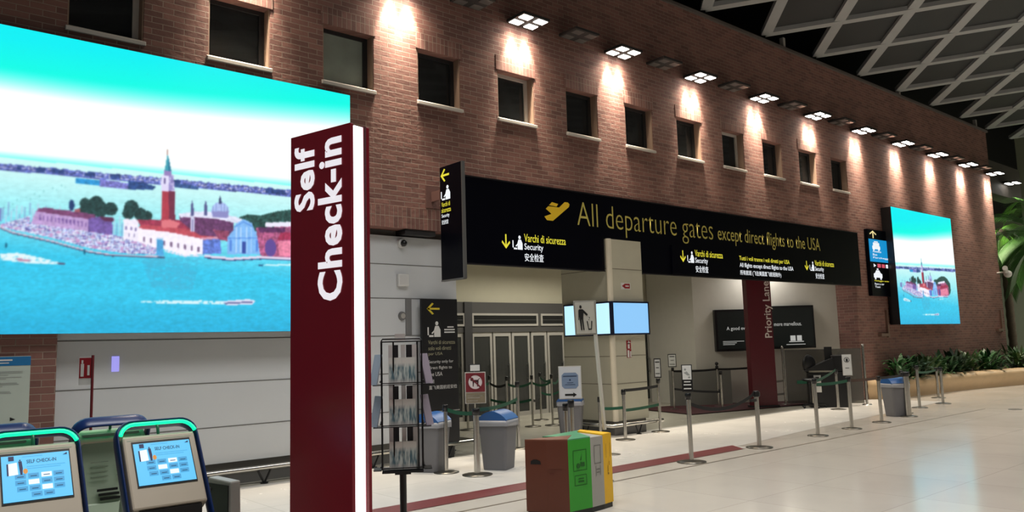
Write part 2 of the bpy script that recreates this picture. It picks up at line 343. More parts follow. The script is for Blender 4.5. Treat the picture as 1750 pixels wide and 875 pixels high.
doorx = [(11.03, 11.62), (11.66, 12.2), (12.24, 12.8), (12.86, 13.36), (13.4, 13.98), (14.05, 14.6), (14.66, 15.2), (15.26, 15.9), (15.96, 16.6), (16.66, 17.3), (17.36, 18.02), (18.08, 18.66), (9.5, 10.1), (10.16, 10.78)]
for i, (x0, x1) in enumerate(doorx):
    dr = struct(thing('door_%d' % (i+1), '', '', (x0, YD-.02, 0)))
    w = x1-x0; b = MB(); t = .06
    b.box(0, w, -.05, 0, 0, .1); b.box(0, w, -.05, 0, 1.9, 2.0); b.box(0, t, -.05, 0, .1, 1.9); b.box(w-t, w, -.05, 0, .1, 1.9)
    b.build('door_frame', LGREY if i < 10 or i > 11 else DGREY, dr)
    bx('door_pane', glass('door_glass', (150, 152, 148), .55), dr, t, w-t, -.03, -.018, .1, 1.9)
    b = MB(); b.cyl((w-.09, -.09, .85), (w-.09, -.09, 1.25), .012, n=8); b.box(w-.1, w-.08, -.09, -.04, .87, .89); b.box(w-.1, w-.08, -.09, -.04, 1.21, 1.23); b.build('door_handle', ALU, dr)
b = MB(); b.box(18.68, 18.8, YD-.3, YD, 0, 2.7); b.box(10.78, 11.0, YD-.14, YD, 0, 2.7); struct(b.build('trim_4', mat('door_post_dark', (52, 52, 54), .5)))
# bars added behind the glass to imitate reflected vertical lines
b = MB()
for k in range(74): b.box(10.9+k*.11, 10.93+k*.11, 16.6, 16.62, 0, 1.45)
b.box(10.8, 19.1, 16.6, 16.62, 1.43, 1.47); b.build('security_grille', ALU)
tag(bpy.data.objects['security_grille'], 'grey vertical bar grille behind the glass lobby doors', 'grille')
b = MB(); b.add([(14.6, 11.1, .02), (20.1, 9.95, .02), (20.2, 10.4, .02), (17.1, 12.7, .02), (15.2, 13.4, .02)], [(0, 1, 2, 3, 4)])
b.build('red_carpet', mat('dark_red_carpet', (60, 20, 24), .9)); tag(bpy.data.objects['red_carpet'], 'dark red carpet under the priority lane column', 'carpet')
# ---- hall ceiling: sloping diagonal lattice
SL = .155
def zc(Y): return 9.02+SL*(D-Y)
b = MB(); NP = 2.43; X0 = 16.78; YM = -9.0
def clipseg(xn, sgn):
    # from wall node towards the hall: direction (sgn*1,-1)
    L = D-YM; return (xn, D, zc(D)), (xn+sgn*L, YM, zc(YM))
for k in range(-8, 22):
    xn = X0+k*NP
    for sg in (-1, 1):
        if sg == 1 and xn > 45: continue
        a, c = clipseg(xn, sg)
        a = Vector(a); c = Vector(c); off = Vector((0, 0, .05+.004*sg))
        b.beam(a+off, c+off, .25, .12)
struct(b.build('trim_5', mat('ceiling_lattice_grey', (156, 157, 157), .6)))
pan = MB(); R_ = NP/2
for k in range(-8, 40):
    for j in range(1, 16):
        cx_ = X0+k*R_; cy_ = D-j*R_
        if (k+j) % 2 == 0: continue
        if cx_ > 50 or cx_ < 0: continue
        if j < 2 and False: continue
        r = R_*.985; z = .09
        pan.add([(cx_-r, cy_, zc(cy_)+z), (cx_, cy_-r, zc(cy_-r)+z), (cx_+r, cy_, zc(cy_)+z), (cx_, cy_+r, zc(cy_+r)+z)], [(0, 1, 2, 3)])
struct(pan.build('ceiling', mat('ceiling_panel_charcoal', (41, 42, 43), .7, noise=.2, nscale=1)))
b = MB(); b.box(-10, 60, -12, 13.5, 13.2, 13.3); struct(b.build('ceiling_roof_void', mat('void_black2', (12, 12, 12), .9)))  # black sheet added above the lattice so its openings stay dark

# ------------------------------------------------------------------ wall floodlights
def lamp_proto(lit):
    r = thing('wall_floodlight', '-', 'lamp')
    b = MB(); w, d = .6, .46
    b.box(0, w, -.06-d, -.06, .0, .05); b.build('housing', DARK, r, bevel=.008)
    for xb_ in (.1, w-.14): b = MB(); b.box(xb_, xb_+.04, -.2, 0, .05, .09); b.build('bracket', DARK, r)
    hm = emis('flood_led', (255, 250, 240), 14) if lit else mat('unlit_led', (90, 88, 86), .3)
    for i in range(2):
        for j in range(2):
            x = .03+i*(w-.27); y = -.06-d+.03+j*(d-.21)
            b = MB(); b.box(x, x+.21, y, y+.15, -.012, 0); b.build('led_head', hm, r, bevel=.01)
    return r
def copy_tree(o, parent=None):
    c = o.copy(); COL.objects.link(c); c.parent = parent
    for ch in o.children: copy_tree(ch, c)
    return c
LX = [5.97-.0+2.437*k-2.437 for k in range(12)]
LX = [3.53, 5.97]+[8.41+2.437*k for k in range(10)]
lit0 = lamp_proto(True); un0 = lamp_proto(False)
words = ['beyond the left edge', 'cut by the top photo edge', 'largest fully in view', 'second largest fully in view', 'third largest fully in view', 'fourth largest fully in view', 'fifth largest fully in view', 'sixth largest fully in view', 'seventh, above the plain brick', 'eighth, above the tall screen left half', 'ninth, above the tall screen right half', 'last one on the brick wall']
lc = (1.0, .86, .68)
for k, x in enumerate(LX):
    o = lit0 if k == 0 else copy_tree(lit0)
    o.location = (x, D, 7.2); o['label'] = 'lit four-head floodlight on brick, '+words[k]; o['group'] = 'lit wall floodlights'
    for i in range(2):
        for (yy, pw, ang, tilt, sz) in ((-.12, 560, 34, .0, .03),):
            l = bpy.data.lights.new('flood_beam', 'SPOT'); l.energy = pw; l.spot_size = math.radians(54); l.spot_blend = 1.0; l.shadow_soft_size = sz; l.color = lc
            q = bpy.data.objects.new('flood_beam', l); COL.objects.link(q); q.location = (x+.15+i*.3, D+yy-.02, 7.16)
            q.rotation_euler = (math.radians(8), 0, 0)
            l = bpy.data.lights.new('flood_spill', 'SPOT'); l.energy = 60; l.spot_size = math.radians(125); l.spot_blend = 1.0; l.shadow_soft_size = .05; l.color = lc
            q = bpy.data.objects.new('flood_spill', l); COL.objects.link(q); q.location = (x+.15+i*.3, D-.2, 7.17); q.rotation_euler = (math.radians(12), 0, 0)
    l = bpy.data.lights.new('flood_down', 'SPOT'); l.energy = 200; l.spot_size = math.radians(80); l.spot_blend = .8; l.shadow_soft_size = .1; l.color = lc
    q = bpy.data.objects.new('flood_down', l); COL.objects.link(q); q.location = (x+.3, D-.45, 7.16); q.rotation_euler = (math.radians(-14), 0, 0)
    if k < 11:
        u = un0 if k == 0 else copy_tree(un0)
        u.location = (x+1.24, D, 7.24); u['group'] = 'unlit wall floodlights'
        u['label'] = 'unlit floodlight, next right of the lit one '+words[k]
o = copy_tree(lit0); p = wl(1711, 314, D+.3); o.location = (p[0], D+.3, p[2]); o['label'] = 'smallest lit floodlight, on the grey beam beyond the brick wall'

# ------------------------------------------------------------------ LED pictures
def painter(px, py):
    n = px.shape; img = np.zeros(n+(3,)); X = (px)*2.916; Y = (py-200)*2.916
    T = rng.rand(256, 256)
    def noise(sx, sy, ph=0):
        x = px*sx+ph; y = py*sy+ph; xi = np.floor(x).astype(int); yi = np.floor(y).astype(int); fx = x-xi; fy = y-yi
        g = lambda a, c: T[a % 256, c % 256]
        return (g(xi, yi)*(1-fx)+g(xi+1, yi)*fx)*(1-fy)+(g(xi, yi+1)*(1-fx)+g(xi+1, yi+1)*fx)*fy
    def C(*c): return np.array(c, float)
    def mix(a, c, t): t = np.clip(t, 0, 1)[..., None]; return a*(1-t)+c*t
    yc = 112+.115*px+6*np.sin(px/160.)
    img[:] = C(0, 236, 240)
    img = mix(img, C(0, 246, 226), (py-yc+50)/50.)
    img = mix(img, C(250, 255, 253), (py-yc)/42.)
    hz = 265+.097*px
    img = mix(img, C(120, 250, 240), (py-hz+8)/12.)
    # sea
    sea = mix(mix(np.zeros(n+(3,))+C(205, 246, 244), C(150, 232, 240), (py-hz-20)/70.), C(52, 196, 232), (py-hz-90)/75.)
    sea = mix(sea, C(38, 176, 218), (py-500)/60.)
    rip = (noise(.16, .55)-.5)*1.0+(noise(.5, 1.1, 9)-.5)*.8
    sea = sea*(1+.13*rip[..., None]*np.clip((py-hz)/90., .15, 1)[..., None])
    img = np.where((py > hz+4)[..., None], sea, img)
    def put(m, c, nz=0, s=(.4, .4)):
        nonlocal img
        c = C(*c)
        cc = c*(1+nz*(noise(*s)[..., None]-.5)*2) if nz else c
        img = np.where(m[..., None], cc, img)
    def poly(pts):
        inside = np.zeros(n, bool); k = len(pts)
        for i in range(k):
            x1, y1 = pts[i]; x2, y2 = pts[(i+1) % k]
            if y1 == y2: continue
            cnd = ((y1 > Y) != (y2 > Y)) & (X < (x2-x1)*(Y-y1)/(y2-y1)+x1); inside ^= cnd
        return inside
    def circ(x, y, r, ry=None): return ((X-x)/r)**2+((Y-y)/(ry or r))**2 < 1
    def band(pts, h): return poly(pts+[(x, y+h) for x, y in pts[::-1]])
    top = 222+.092*X; jag = 10*noise(.25, .01)
    put((Y > top+4+jag) & (Y < top+42), (92, 104, 176), .55, (.5, .8))
    put((Y > top+14) & (Y < top+34) & (noise(.45, .9, 3) > .66), (205, 205, 232))
    put((Y > top+6+jag) & (Y < top+34) & (noise(.06, .02, 5) > .6), (50, 72, 130), .3)
    put(poly([(378, 302), (495, 314), (495, 342), (378, 332)]), (44, 146, 208), .2)
    put(poly([(495, 312), (665, 332), (660, 362), (495, 346)]), (120, 120, 196), .45, (.6, .9))
    put(poly([(640, 318), (700, 322), (780, 348), (760, 362), (640, 362)]), (46, 76, 132), .3)
    put(poly([(870, 330), (990, 345), (990, 362), (870, 352)]), (56, 86, 140), .3)
    for sx in range(20, 330, 22): put(circ(sx, 450-.33*sx+8*math.sin(sx), 2.2, 5), (120, 190, 190))
    # masts left
    for i in range(60):
        x = 15+i*13.5; y = 500+.14*x if x > 150 else 520; put((abs(X-x) < 1.6) & (Y > y-70+25*math.sin(i*2.3)) & (Y < y+10+.1*x), (188, 205, 232) if i % 2 else (130, 150, 200))
    # trees
    for (x, y, r) in ((424, 430, 27), (440, 452, 40), (480, 430, 36), (500, 460, 40), (552, 458, 34), (655, 450, 36), (640, 480, 30), (700, 485, 32), (735, 492, 24), (410, 470, 22)): put(circ(x, y, r), (36, 66, 66), .4, (.5, .5))
    put(circ(357, 440, 14, 28), (34, 62, 110)); put(poly([(370, 458), (400, 458), (400, 485), (370, 480)]), (160, 90, 100))
    put(poly([(1190, 500), (1240, 484), (1300, 490), (1380, 470), (1445, 462), (1540, 470), (1620, 500), (1690, 560), (1700, 640), (1660, 690), (1240, 560)]), (40, 76, 72), .5, (.5, .5))
    # long marina building
    put(poly([(180, 466), (440, 505), (440, 575), (150, 538)]), (190, 158, 210), .12)
    for i in range(13): put(poly([(196+i*19, 488+i*2.9), (203+i*19, 489+i*2.9), (203+i*19, 515+i*2.9), (196+i*19, 513+i*2.9)]), (110, 80, 150))
    put(poly([(196, 452), (250, 455), (470, 484), (480, 502), (440, 508), (182, 470)]), (122, 70, 112), .2)
    put(poly([(440, 506), (500, 496), (560, 520), (562, 592), (440, 575)]), (116, 92, 164), .2); put(poly([(490, 494), (565, 500), (570, 520), (520, 520)]), (92, 48, 80))
    # marina boats
    m = poly([(0, 535), (150, 492), (150, 530), (440, 570), (610, 595), (690, 612), (790, 650), (775, 686), (640, 682), (450, 655), (250, 600), (0, 548)])
    put(m, (172, 190, 232), .35, (.7, .7)); put(m & (noise(.8, 1.0, 31) > .56), (240, 240, 252)); put(m & (noise(.7, .9, 77) > .7), (84, 74, 150)); put(m & (noise(.25, .5, 47) > .68), (196, 150, 200))
    put(band([(0, 545), (60, 570), (250, 612), (440, 664), (560, 684), (790, 692)], 7), (214, 196, 216)); put(band([(0, 552), (60, 577), (250, 620), (440, 672), (560, 690), (820, 698)], 5), (60, 60, 96))
    put(poly([(-60, 455), (8, 455), (8, 520), (-60, 520)]), (120, 130, 190))
    # monastery
    put(poly([(680, 512), (900, 512), (1000, 585), (860, 560), (700, 540)]), (158, 58, 84), .2)
    put(poly([(690, 550), (860, 572), (1012, 606), (1012, 684), (920, 690), (820, 660), (690, 625)]), (246, 240, 252), .04)
    put(poly([(704, 536), (850, 545), (1000, 572), (1095, 600), (1010, 608), (860, 576), (690, 554)]), (188, 78, 92), .12)
    for i in range(9): put(poly([(712+i*34, 596+i*6.2), (722+i*34, 598+i*6.2), (722+i*34, 622+i*6.2), (712+i*34, 620+i*6.2)]), (120, 96, 130))
    put(poly([(614, 512), (630, 504), (650, 512), (672, 506), (692, 520), (690, 622), (614, 606)]), (242, 236, 250), .05)
    for (a, c) in ((624, 545), (650, 545), (672, 550), (640, 580), (665, 582)): put(poly([(a, c), (a+7, c), (a+7, c+17), (a, c+17)]), (120, 110, 160))
    put(poly([(1012, 608), (1096, 602), (1104, 680), (1012, 684)]), (96, 124, 208), .25); put(poly([(1000, 600), (1095, 596), (1098, 606), (1012, 612)]), (214, 150, 170))
    put(poly([(780, 610), (812, 608), (816, 692), (780, 692)]), (76, 160, 214), .1); put(poly([(776, 604), (816, 602), (816, 612), (776, 612)]), (180, 210, 236))
    # basilica
    put(poly([(892, 492), (1050, 490), (1165, 520), (1165, 600), (1000, 590), (950, 560), (900, 520)]), (104, 62, 104), .25)
    put(poly([(890, 482), (980, 470), (1060, 474), (1180, 498), (1230, 520), (1190, 532), (1080, 508), (980, 500), (900, 500)]), (226, 228, 248), .08)
    put(poly([(1060, 560), (1140, 570), (1140, 620), (1090, 610)]), (150, 74, 104), .3)
    put(circ(1097, 470, 44, 46) & (Y < 500), (170, 190, 236), .08); put(poly([(1054, 470), (1140, 470), (1136, 502), (1062, 500)]), (140, 140, 196)); put(circ(1097, 470, 44, 46) & (Y < 470) & (np.abs((X-1097) % 14-7) < 1.3), (130, 150, 210))
    put(poly([(1089, 432), (1092, 408), (1097, 392), (1102, 408), (1106, 432)]), (60, 70, 110)); 
    for a in (958, 1025): put(poly([(a-7, 492), (a-7, 440), (a, 415), (a+7, 440), (a+7, 492)]), (86, 90, 140))
    put(poly([(950, 500), (968, 500), (970, 572), (950, 572)]), (206, 208, 236)); put((abs(X-960) < 2) & (Y > 510) & (Y < 570), (96, 84, 140))
    # tower
    put(poly([(806, 368), (871, 368), (873, 517), (806, 517)]), (176, 62, 78), .08); put(poly([(840, 368), (871, 368), (873, 517), (842, 517)]), (116, 48, 72), .08)
    put(poly([(802, 330), (869, 330), (871, 370), (802, 370)]), (222, 214, 244)); put(poly([(805, 292), (867, 292), (868, 336), (805, 336)]), (226, 222, 248))
    for a in (816, 852): put(poly([(a, 305), (a+9, 305), (a+9, 334), (a, 334)]), (96, 84, 140))
    put(poly([(842, 292), (867, 292), (869, 368), (842, 368)]) & (noise(.8, .8) > .35), (150, 140, 200)); put(poly([(820, 262), (854, 262), (857, 292), (818, 292)]), (150, 128, 186))
    put(poly([(835, 180), (854, 268), (820, 268)]), (62, 158, 178)); put(poly([(838, 190), (854, 268), (840, 268)]), (40, 116, 150)); put((abs(X-835) < 1.8) & (Y > 162) & (Y < 190), (150, 90, 80))
    put(poly([(805, 515), (850, 510), (900, 530), (880, 552), (806, 552)]), (222, 120, 130))
    # facade
    put(poly([(1132, 600), (1165, 560), (1178, 530), (1214, 508), (1255, 528), (1268, 562), (1294, 596), (1297, 684), (1134, 684)]), (128, 184, 242), .05)
    for a in (1178, 1200, 1230, 1252): put(poly([(a-3, 548), (a+3, 548), (a+3, 676), (a-3, 676)]), (176, 214, 250))
    for a in (1150, 1280): put(poly([(a-6, 612), (a+6, 612), (a+6, 670), (a-6, 670)]), (84, 134, 220))
    put(poly([(1208, 622), (1224, 622), (1224, 680), (1208, 680)]), (54, 78, 160)); put(band([(1168, 545), (1214, 520), (1262, 545)], 5), (80, 136, 220)); put(band([(1136, 602), (1294, 600)], 5), (84, 140, 224))
    # right buildings
    put(poly([(1275, 552), (1560, 540), (1640, 600), (1640, 700), (1440, 706), (1297, 690)]), (170, 88, 128), .3); put(poly([(1285, 548), (1420, 552), (1420, 575), (1295, 575)]), (92, 48, 92), .2)
    put(poly([(1400, 575), (1620, 570), (1630, 600), (1380, 615)]), (160, 50, 84), .2); put(circ(1348, 652, 28, 44), (96, 74, 150)); put(poly([(1386, 618), (1600, 612), (1610, 690), (1390, 695)]), (226, 130, 160), .15)
    put(poly([(1322, 526), (1445, 522), (1540, 520), (1540, 545), (1322, 548)]), (236, 232, 248))
    put(band([(820, 664), (920, 690), (1012, 688)], 6), (228, 222, 240)); put(band([(1016, 686), (1150, 700), (1300, 692), (1450, 700), (1600, 704)], 12), (226, 216, 238)); put(band([(1016, 698), (1150, 712), (1310, 705), (1450, 712), (1600, 716)], 5), (50, 58, 110))
    # reflections, wakes, boats
    def soft(m, c, a):
        nonlocal img
        img = np.where(m[..., None], img*(1-a)+C(*c)*a, img)
    soft(poly([(700, 700), (1000, 700), (960, 860), (760, 860)]) & (noise(.2, .5, 8) > .4), (70, 170, 205), .5)
    put(poly([(0, 682), (90, 676), (200, 700), (310, 728), (290, 734), (140, 728), (0, 712)]) & (noise(.3, .8, 4) > .25), (226, 244, 248)); put(poly([(285, 724), (322, 728), (322, 735), (290, 735)]), (90, 80, 110)); put(poly([(80, 702), (150, 712), (150, 720), (90, 716)]), (190, 130, 160))
    put(poly([(1290, 734), (1312, 734), (1308, 742), (1290, 742)]), (40, 90, 130)); put(poly([(1312, 735), (1450, 732), (1450, 742), (1312, 741)]), (200, 240, 248))
    for a, c in ((30, 640), (422, 672)): put(circ(a, c, 5, 14), (20, 90, 120))
    bx_, by_ = 380*2.916, (516-200)*2.916
    put(poly([(700, by_-6), (1000, by_-8), (bx_+10, by_-2), (bx_+40, by_+14), (1000, by_+12), (700, by_+4)]) & (noise(.3, .9, 14) > .3), (216, 242, 248))
    put(poly([(bx_, by_-4), (bx_+130, by_-14), (bx_+165, by_-6), (bx_+150, by_+14), (bx_+20, by_+16)]), (226, 226, 246)); put(poly([(bx_+10, by_+3), (bx_+150, by_-3), (bx_+150, by_+4), (bx_+14, by_+11)]), (96, 100, 150))
    for _ in range(2):
        p_ = np.pad(img, ((1, 1), (1, 1), (0, 0)), 'edge'); img = (p_[:-2, 1:-1]+p_[2:, 1:-1]+p_[1:-1, :-2]+p_[1:-1, 2:]+2*p_[1:-1, 1:-1])/6
    return np.clip(img/255., 0, 1)
def led(name, label, X0, X1, Z0, Z1, YF, th, nx, nz, mapper):
    r = thing(name, label, 'screen', (X0, YF, Z0)); w = X1-X0; h = Z1-Z0
    b = MB(); b.box(0, w, .004, th, 0, h); b.build('screen_housing', BLK, r)
    xs = np.linspace(0, w, nx+1); zs = np.linspace(0, h, nz+1); XX, ZZ = np.meshgrid(xs, zs)
    P = np.stack([X0+XX, np.full_like(XX, YF), Z0+ZZ], -1); Q = mapper(P); px, py = proj(Q); img = painter(px, py)
    lin = np.where(img <= .04045, img/12.92, ((img+.055)/1.055)**2.4)
    me = bpy.data.meshes.new('picture'); nv = XX.size; co = np.stack([XX, np.zeros_like(XX), ZZ], -1).reshape(-1)
    idx = np.arange(nv).reshape(XX.shape); f = np.stack([idx[:-1, :-1], idx[:-1, 1:], idx[1:, 1:], idx[1:, :-1]], -1).reshape(-1, 4); nf = len(f)
    me.vertices.add(nv); me.vertices.foreach_set('co', co); me.loops.add(nf*4); me.loops.foreach_set('vertex_index', f.ravel()); me.polygons.add(nf)
    me.polygons.foreach_set('loop_start', np.arange(nf)*4); me.update(calc_edges=True)
    ca = me.color_attributes.new('Col', 'FLOAT_COLOR', 'POINT'); ca.data.foreach_set('color', np.concatenate([lin, np.ones(lin.shape[:2]+(1,))], -1).ravel())
    me.materials.append(SCR); o = bpy.data.objects.new('picture', me); COL.objects.link(o); o.parent = r
    return r
SCR = screenmat()
YL = 9.76
a = wl(598, 163, YL); c = wl(497, 566, YL)
led('led_video_wall', 'huge landscape screen on the brick wall showing an island church and lagoon', a[0]-6.05, a[0], c[2], a[2], YL, .12, 640, 330, lambda P: P)
YR = 9.6
TL = wl(1522, 354, YR); BR = wl(1641, 552, YR); ZS1 = 5.22; ZS0 = 1.94
ref = wl(289, 330, YL)     # tower in the big picture
def mapr(P):
    xr = wl(1577, 470, YR); s = 1.19
    hb = wl(289, 292, YL)[2]; hr = wl(1577, 452, YR)[2]
    Q = P.copy(); Q[..., 0] = ref[0]+(P[..., 0]-xr[0])*s; Q[..., 1] = YL; Q[..., 2] = hb+(P[..., 2]-hr)*1.09
    return Q
led('led_portrait_screen', 'tall screen on the brick wall above the planter showing a small island', TL[0], BR[0], ZS0, ZS1, YR, .28, 170, 240, mapr)
# ------------------------------------------------------------------ SIGNS ON AND NEAR THE WALL
YS = 9.8
def SX(px, py): p = wl(px, py, YS); return p[0], p[2]
# large gantry sign over the gates
sx0, sz0 = SX(794, 449.5); sx1, sz1 = SX(1465, 397); sz0 = 2.97; sz1 = 4.38
g = thing('gates_sign', 'long black overhead sign reading All departure gates in yellow, above the security entrance', 'sign', (sx0, YS, sz0))
SWd = sx1-sx0; SHt = sz1-sz0; cx0 = 10.56-sx0; cx1 = 11.58-sx0
b = MB(); b.box(0, SWd, 0, .14, .62, SHt); b.box(0, cx0, 0, .14, 0, .62); b.box(cx1, SWd, 0, .14, 0, .62)
gb = b.build('sign_body', BLKG, g)
b = MB(); b.box(0, SWd, -.01, .0, SHt-.012, SHt+.01); b.box(0, cx0, -.01, 0, -.01, .01); b.box(cx1, SWd, -.01, 0, -.01, .01); b.build('sign_edge_trim', mat('sign_trim', (46, 44, 46), .3, .5), g)
pn = Panel((0, 0, 0), (1, 0, 0), (0, 0, 1), gb)
def st(name, m, t, x0, x1, z0, z1, **k): pn.text(name, m, t, x0-sx0, x1-sx0, z0-sz0, z1-sz0, **k)
st('lettering', YDIM, 'All departure gates', 9.89, 13.95, 3.63, 4.2, bold=-.013)
st('lettering', YDIM, 'except direct flights to the USA', 14.12, 18.4, 3.69, 4.09, bold=-.002)
px_, pz_ = 9.09-sx0, 3.80-sz0
pl = [[(0, .06), (.06, 0), (.2, .0), (.6, .28), (.62, .33), (.58, .36), (.5, .36), (.36, .25), (.1, .25), (.04, .2), (.17, .12)], [(.12, .27), (.3, .26), (.34, .31), (.19, .33)]]
pn.polys('airplane_pictogram', mat('sign_yellow_paint', (235, 195, 40), .5), [[(px_+x, pz_+z) for x, z in P] for P in pl])
def secblock(x, z, s, d=.004, parts=('Varchi di sicurezza', 'Security', '安全检查'), wid=(.97, .43, .43)):
    pn.polys('arrow', YEL, arrow('down', x-sx0, z+.20*s-sz0, .18*s, .24*s), d=d)
    pn.polys('officer_pictogram', WHT, officer(x+.23*s-sx0, z+.2*s-sz0, .22*s, .24*s), d=d)
    zz = z+.34*s
    for t, w, m, hh in zip(parts, wid, (YEL, WHT, WHT), (.135, .14, .14)):
        st('lettering', m, t, x+.49*s, x+.49*s+w*s, zz, zz+hh*s, bold=.008, d=d); zz -= .165*s
secblock(8.12, 3.05, 1.0); secblock(12.75, 3.04, 1.0, .034); secblock(17.55, 3.07, .97, .034)
bb = MB(); bb.box(12.5-sx0, 18.9-sx0, -.03, 0, .03, .60); bb.build('lit_insert_panel', BLKG, g)
for (t, m, w, z) in (('Tutti i voli tranne i voli diretti per USA', YEL, 2.05, 3.35), ('All flights except direct flights to the USA', WHT, 2.2, 3.2), ('所有航班 (飞往美国直飞航班除外)', WHT, 1.65, 3.04)):
    st('lettering', m, t, 14.82, 14.82+w, z, z+.125, bold=.01, d=.034)
# blade sign perpendicular to the wall
Xb = 6.81
bl = thing('blade_sign', 'narrow black blade sign sticking out of the brick wall, left arrow at its top', 'sign', (Xb, D, 2.66))
H_b = 1.74
b = MB(); b.box(0, .05, 9.1-D, 9.66-D, 0, H_b); b.build('sign_body', BLKG, bl, bevel=.006)
b = MB(); b.box(-.004, .054, 9.09-D, 9.11-D, 0, H_b); b.box(-.004, .054, 9.1-D, 9.66-D, -.012, .01); b.build('sign_edge', mat('blade_edge', (120, 120, 118), .35, .6), bl)
b = MB(); b.box(.0, .05, 9.66-D, 0, 1.25, 1.4); b.box(-.1, .14, -.02, 0, 1.15, 1.5); b.build('wall_bracket', mat('bracket_brown', (110, 80, 74), .5), bl)
q = Panel((0, 9.66-D, 0), (0, -1, 0), (0, 0, 1), bl)
q.polys('arrow', YEL, arrow('left', .03, 1.5, .22, .2)); q.polys('officer_pictogram', WHT, officer(.03, 1.22, .24, .22))
for t, m, w, z in (('Varchi di', YEL, .22, 1.12), ('sicurezza', YEL, .24, 1.03), ('Security', WHT, .2, .94), ('安全检查', WHT, .17, .85)): q.text('lettering', m, t, .04, .04+w, z, z+.07, bold=.01)
# black information panel by the corner of the white wall
p0 = wl(721, 512, 9.95); p1 = wl(781, 512, 9.95)
ip = thing('security_info_panel', 'tall black standing panel with yellow left arrow, behind the blue-lidded bin and brochure rack', 'sign', (p0[0], 9.95, .0))
w = p1[0]-p0[0]
b = MB(); b.box(0, w, 0, .06, .2, 2.41); b.build('panel_body', mat('matt_black_panel', (16, 17, 20), .4), ip, bevel=.005)
b = MB(); b.box(.1, w-.1, .02, .05, .0, .2); b.build('panel_foot', DARK, ip)
b = MB(); b.box(0, w, -.012, 0, .70, .715); b.build('panel_seam', ALU, ip)
q = Panel((0, 0, 0), (1, 0, 0), (0, 0, 1), ip)
yp = mat('panel_yellow', (200, 180, 50), .5); wp_ = mat('panel_white', (200, 200, 198), .5)
q.polys('arrow', yp, arrow('left', .08, 2.17, .24, .18)); q.polys('officer_pictogram', wp_, officer(.09, 1.83, .24, .24)+[rect(.4, .6, 1.93, 1.95), rect(.4, .6, 1.89, 1.91), rect(.46, .58, 1.97, 1.99)])
for t, m, w2, z in (('Varchi di sicurezza', TXY, .5, 1.72), ('solo voli diretti', TXY, .42, 1.63), ('per USA', TXY, .26, 1.54), ('Security only for', wp_, .46, 1.42), ('direct flights to', wp_, .43, 1.33), ('the USA', wp_, .25, 1.24), ('仅限', wp_, .1, 1.13), ('直飞美国航班安检', wp_, .52, 1.04)):
    q.text('lettering', m, t, .1, .1+w2, z, z+.06)
# small direction sign on the right brick wall
sg = thing('direction_sign', 'narrow black direction sign with blue bus panel and up arrow, left of the tall screen', 'sign', (21.0, 9.8, 2.72))
b = MB(); b.box(0, 1.25, 0, .1, 0, 1.82); b.build('sign_body', BLKG, sg, bevel=.005)
q = Panel((0, 0, 0), (1, 0, 0), (0, 0, 1), sg)
q.polys('blue_panel', emis('sign_blue', (20, 150, 215), .9), [rect(.02, 1.2, .93, 1.55)])
q.polys('arrow', emis('sign_cream', (240, 225, 160), .9), arrow('up', .1, 1.58, .4, .21))
q.polys('bus_pictogram', WHT, [rect(.25, .62, 1.37, 1.46), rect(.2, .66, 1.28, 1.37), disc(.28, 1.28, .05), disc(.58, 1.28, .05), rect(.32, .55, 1.47, 1.5)], d=.007)
for t, w2, z in (('Autobus', .5, 1.19), ('Bus', .25, 1.1), ('Parcheggi', .95, 1.01)): q.text('lettering', WHT, t, .2, .2+w2, z, z+.06, d=.007, bold=.01)
pk = emis('sign_pink', (220, 90, 110), .8); q.polys('pink_symbols', pk, [rect(.42, .62, .78, .88), rect(.68, .86, .78, .88)]); q.polys('white_symbols', WHT, [[(.2, .78), (.34, .83), (.2, .88)], rect(.92, 1.05, .78, .88)])
q.polys('taxi_pictogram', WHT, [[(.16, .5), (.66, .5), (.66, .6), (.57, .63), (.5, .7), (.32, .7), (.25, .63), (.16, .6)], rect(.36, .46, .71, .75), disc(.25, .49, .05), disc(.57, .49, .05)])
for t, m, w2, z in (('Noleggio auto', YEL, .85, .38), ('Rent a car', WHT, .55, .3), ('Taxi', WHT, .3, .22)): q.text('lettering', m, t, .18, .18+w2, z, z+.055, bold=.01)
# LED board on far left brick pier
a = wl(53, 608, 9.87); c = wl(52, 727, 9.87)
nb = thing('notice_board', 'pale notice board with blue header on the brick pier at the left edge', 'notice board', (a[0]-1.0, 9.87, c[2]))
hb = a[2]-c[2]
b = MB(); b.box(0, 1.0, 0, .03, -.04, hb); b.build('board', mat('board_pale_green', (186, 196, 186), .4), nb, bevel=.004)
q = Panel((0, 0, 0), (1, 0, 0), (0, 0, 1), nb)
q.polys('header_band', mat('header_blue', (30, 110, 165), .4), [rect(0, 1.0, hb-.1, hb-.005)]); q.polys('header_lines', PAPER, [rect(.3, .83, hb-.048, hb-.032), rect(.3, .8, hb-.075, hb-.065)], d=.007)
L_ = []
for i, (z, x1) in enumerate(((.16, .93), (.175, .93), (.195, .8), (.22, .92), (.235, .78), (.28, .88), (.295, .9), (.315, .75), (.37, .82), (.385, .83), (.4, .7), (.46, .62), (.5, .6))): L_.append(rect(.2, x1, hb-z-.005, hb-z))
q.polys('print_lines', TXG, L_); q.polys('logos', INK, [rect(.6, .68, .06, .09), [(.83, .06), (.88, .075), (.83, .1)]])
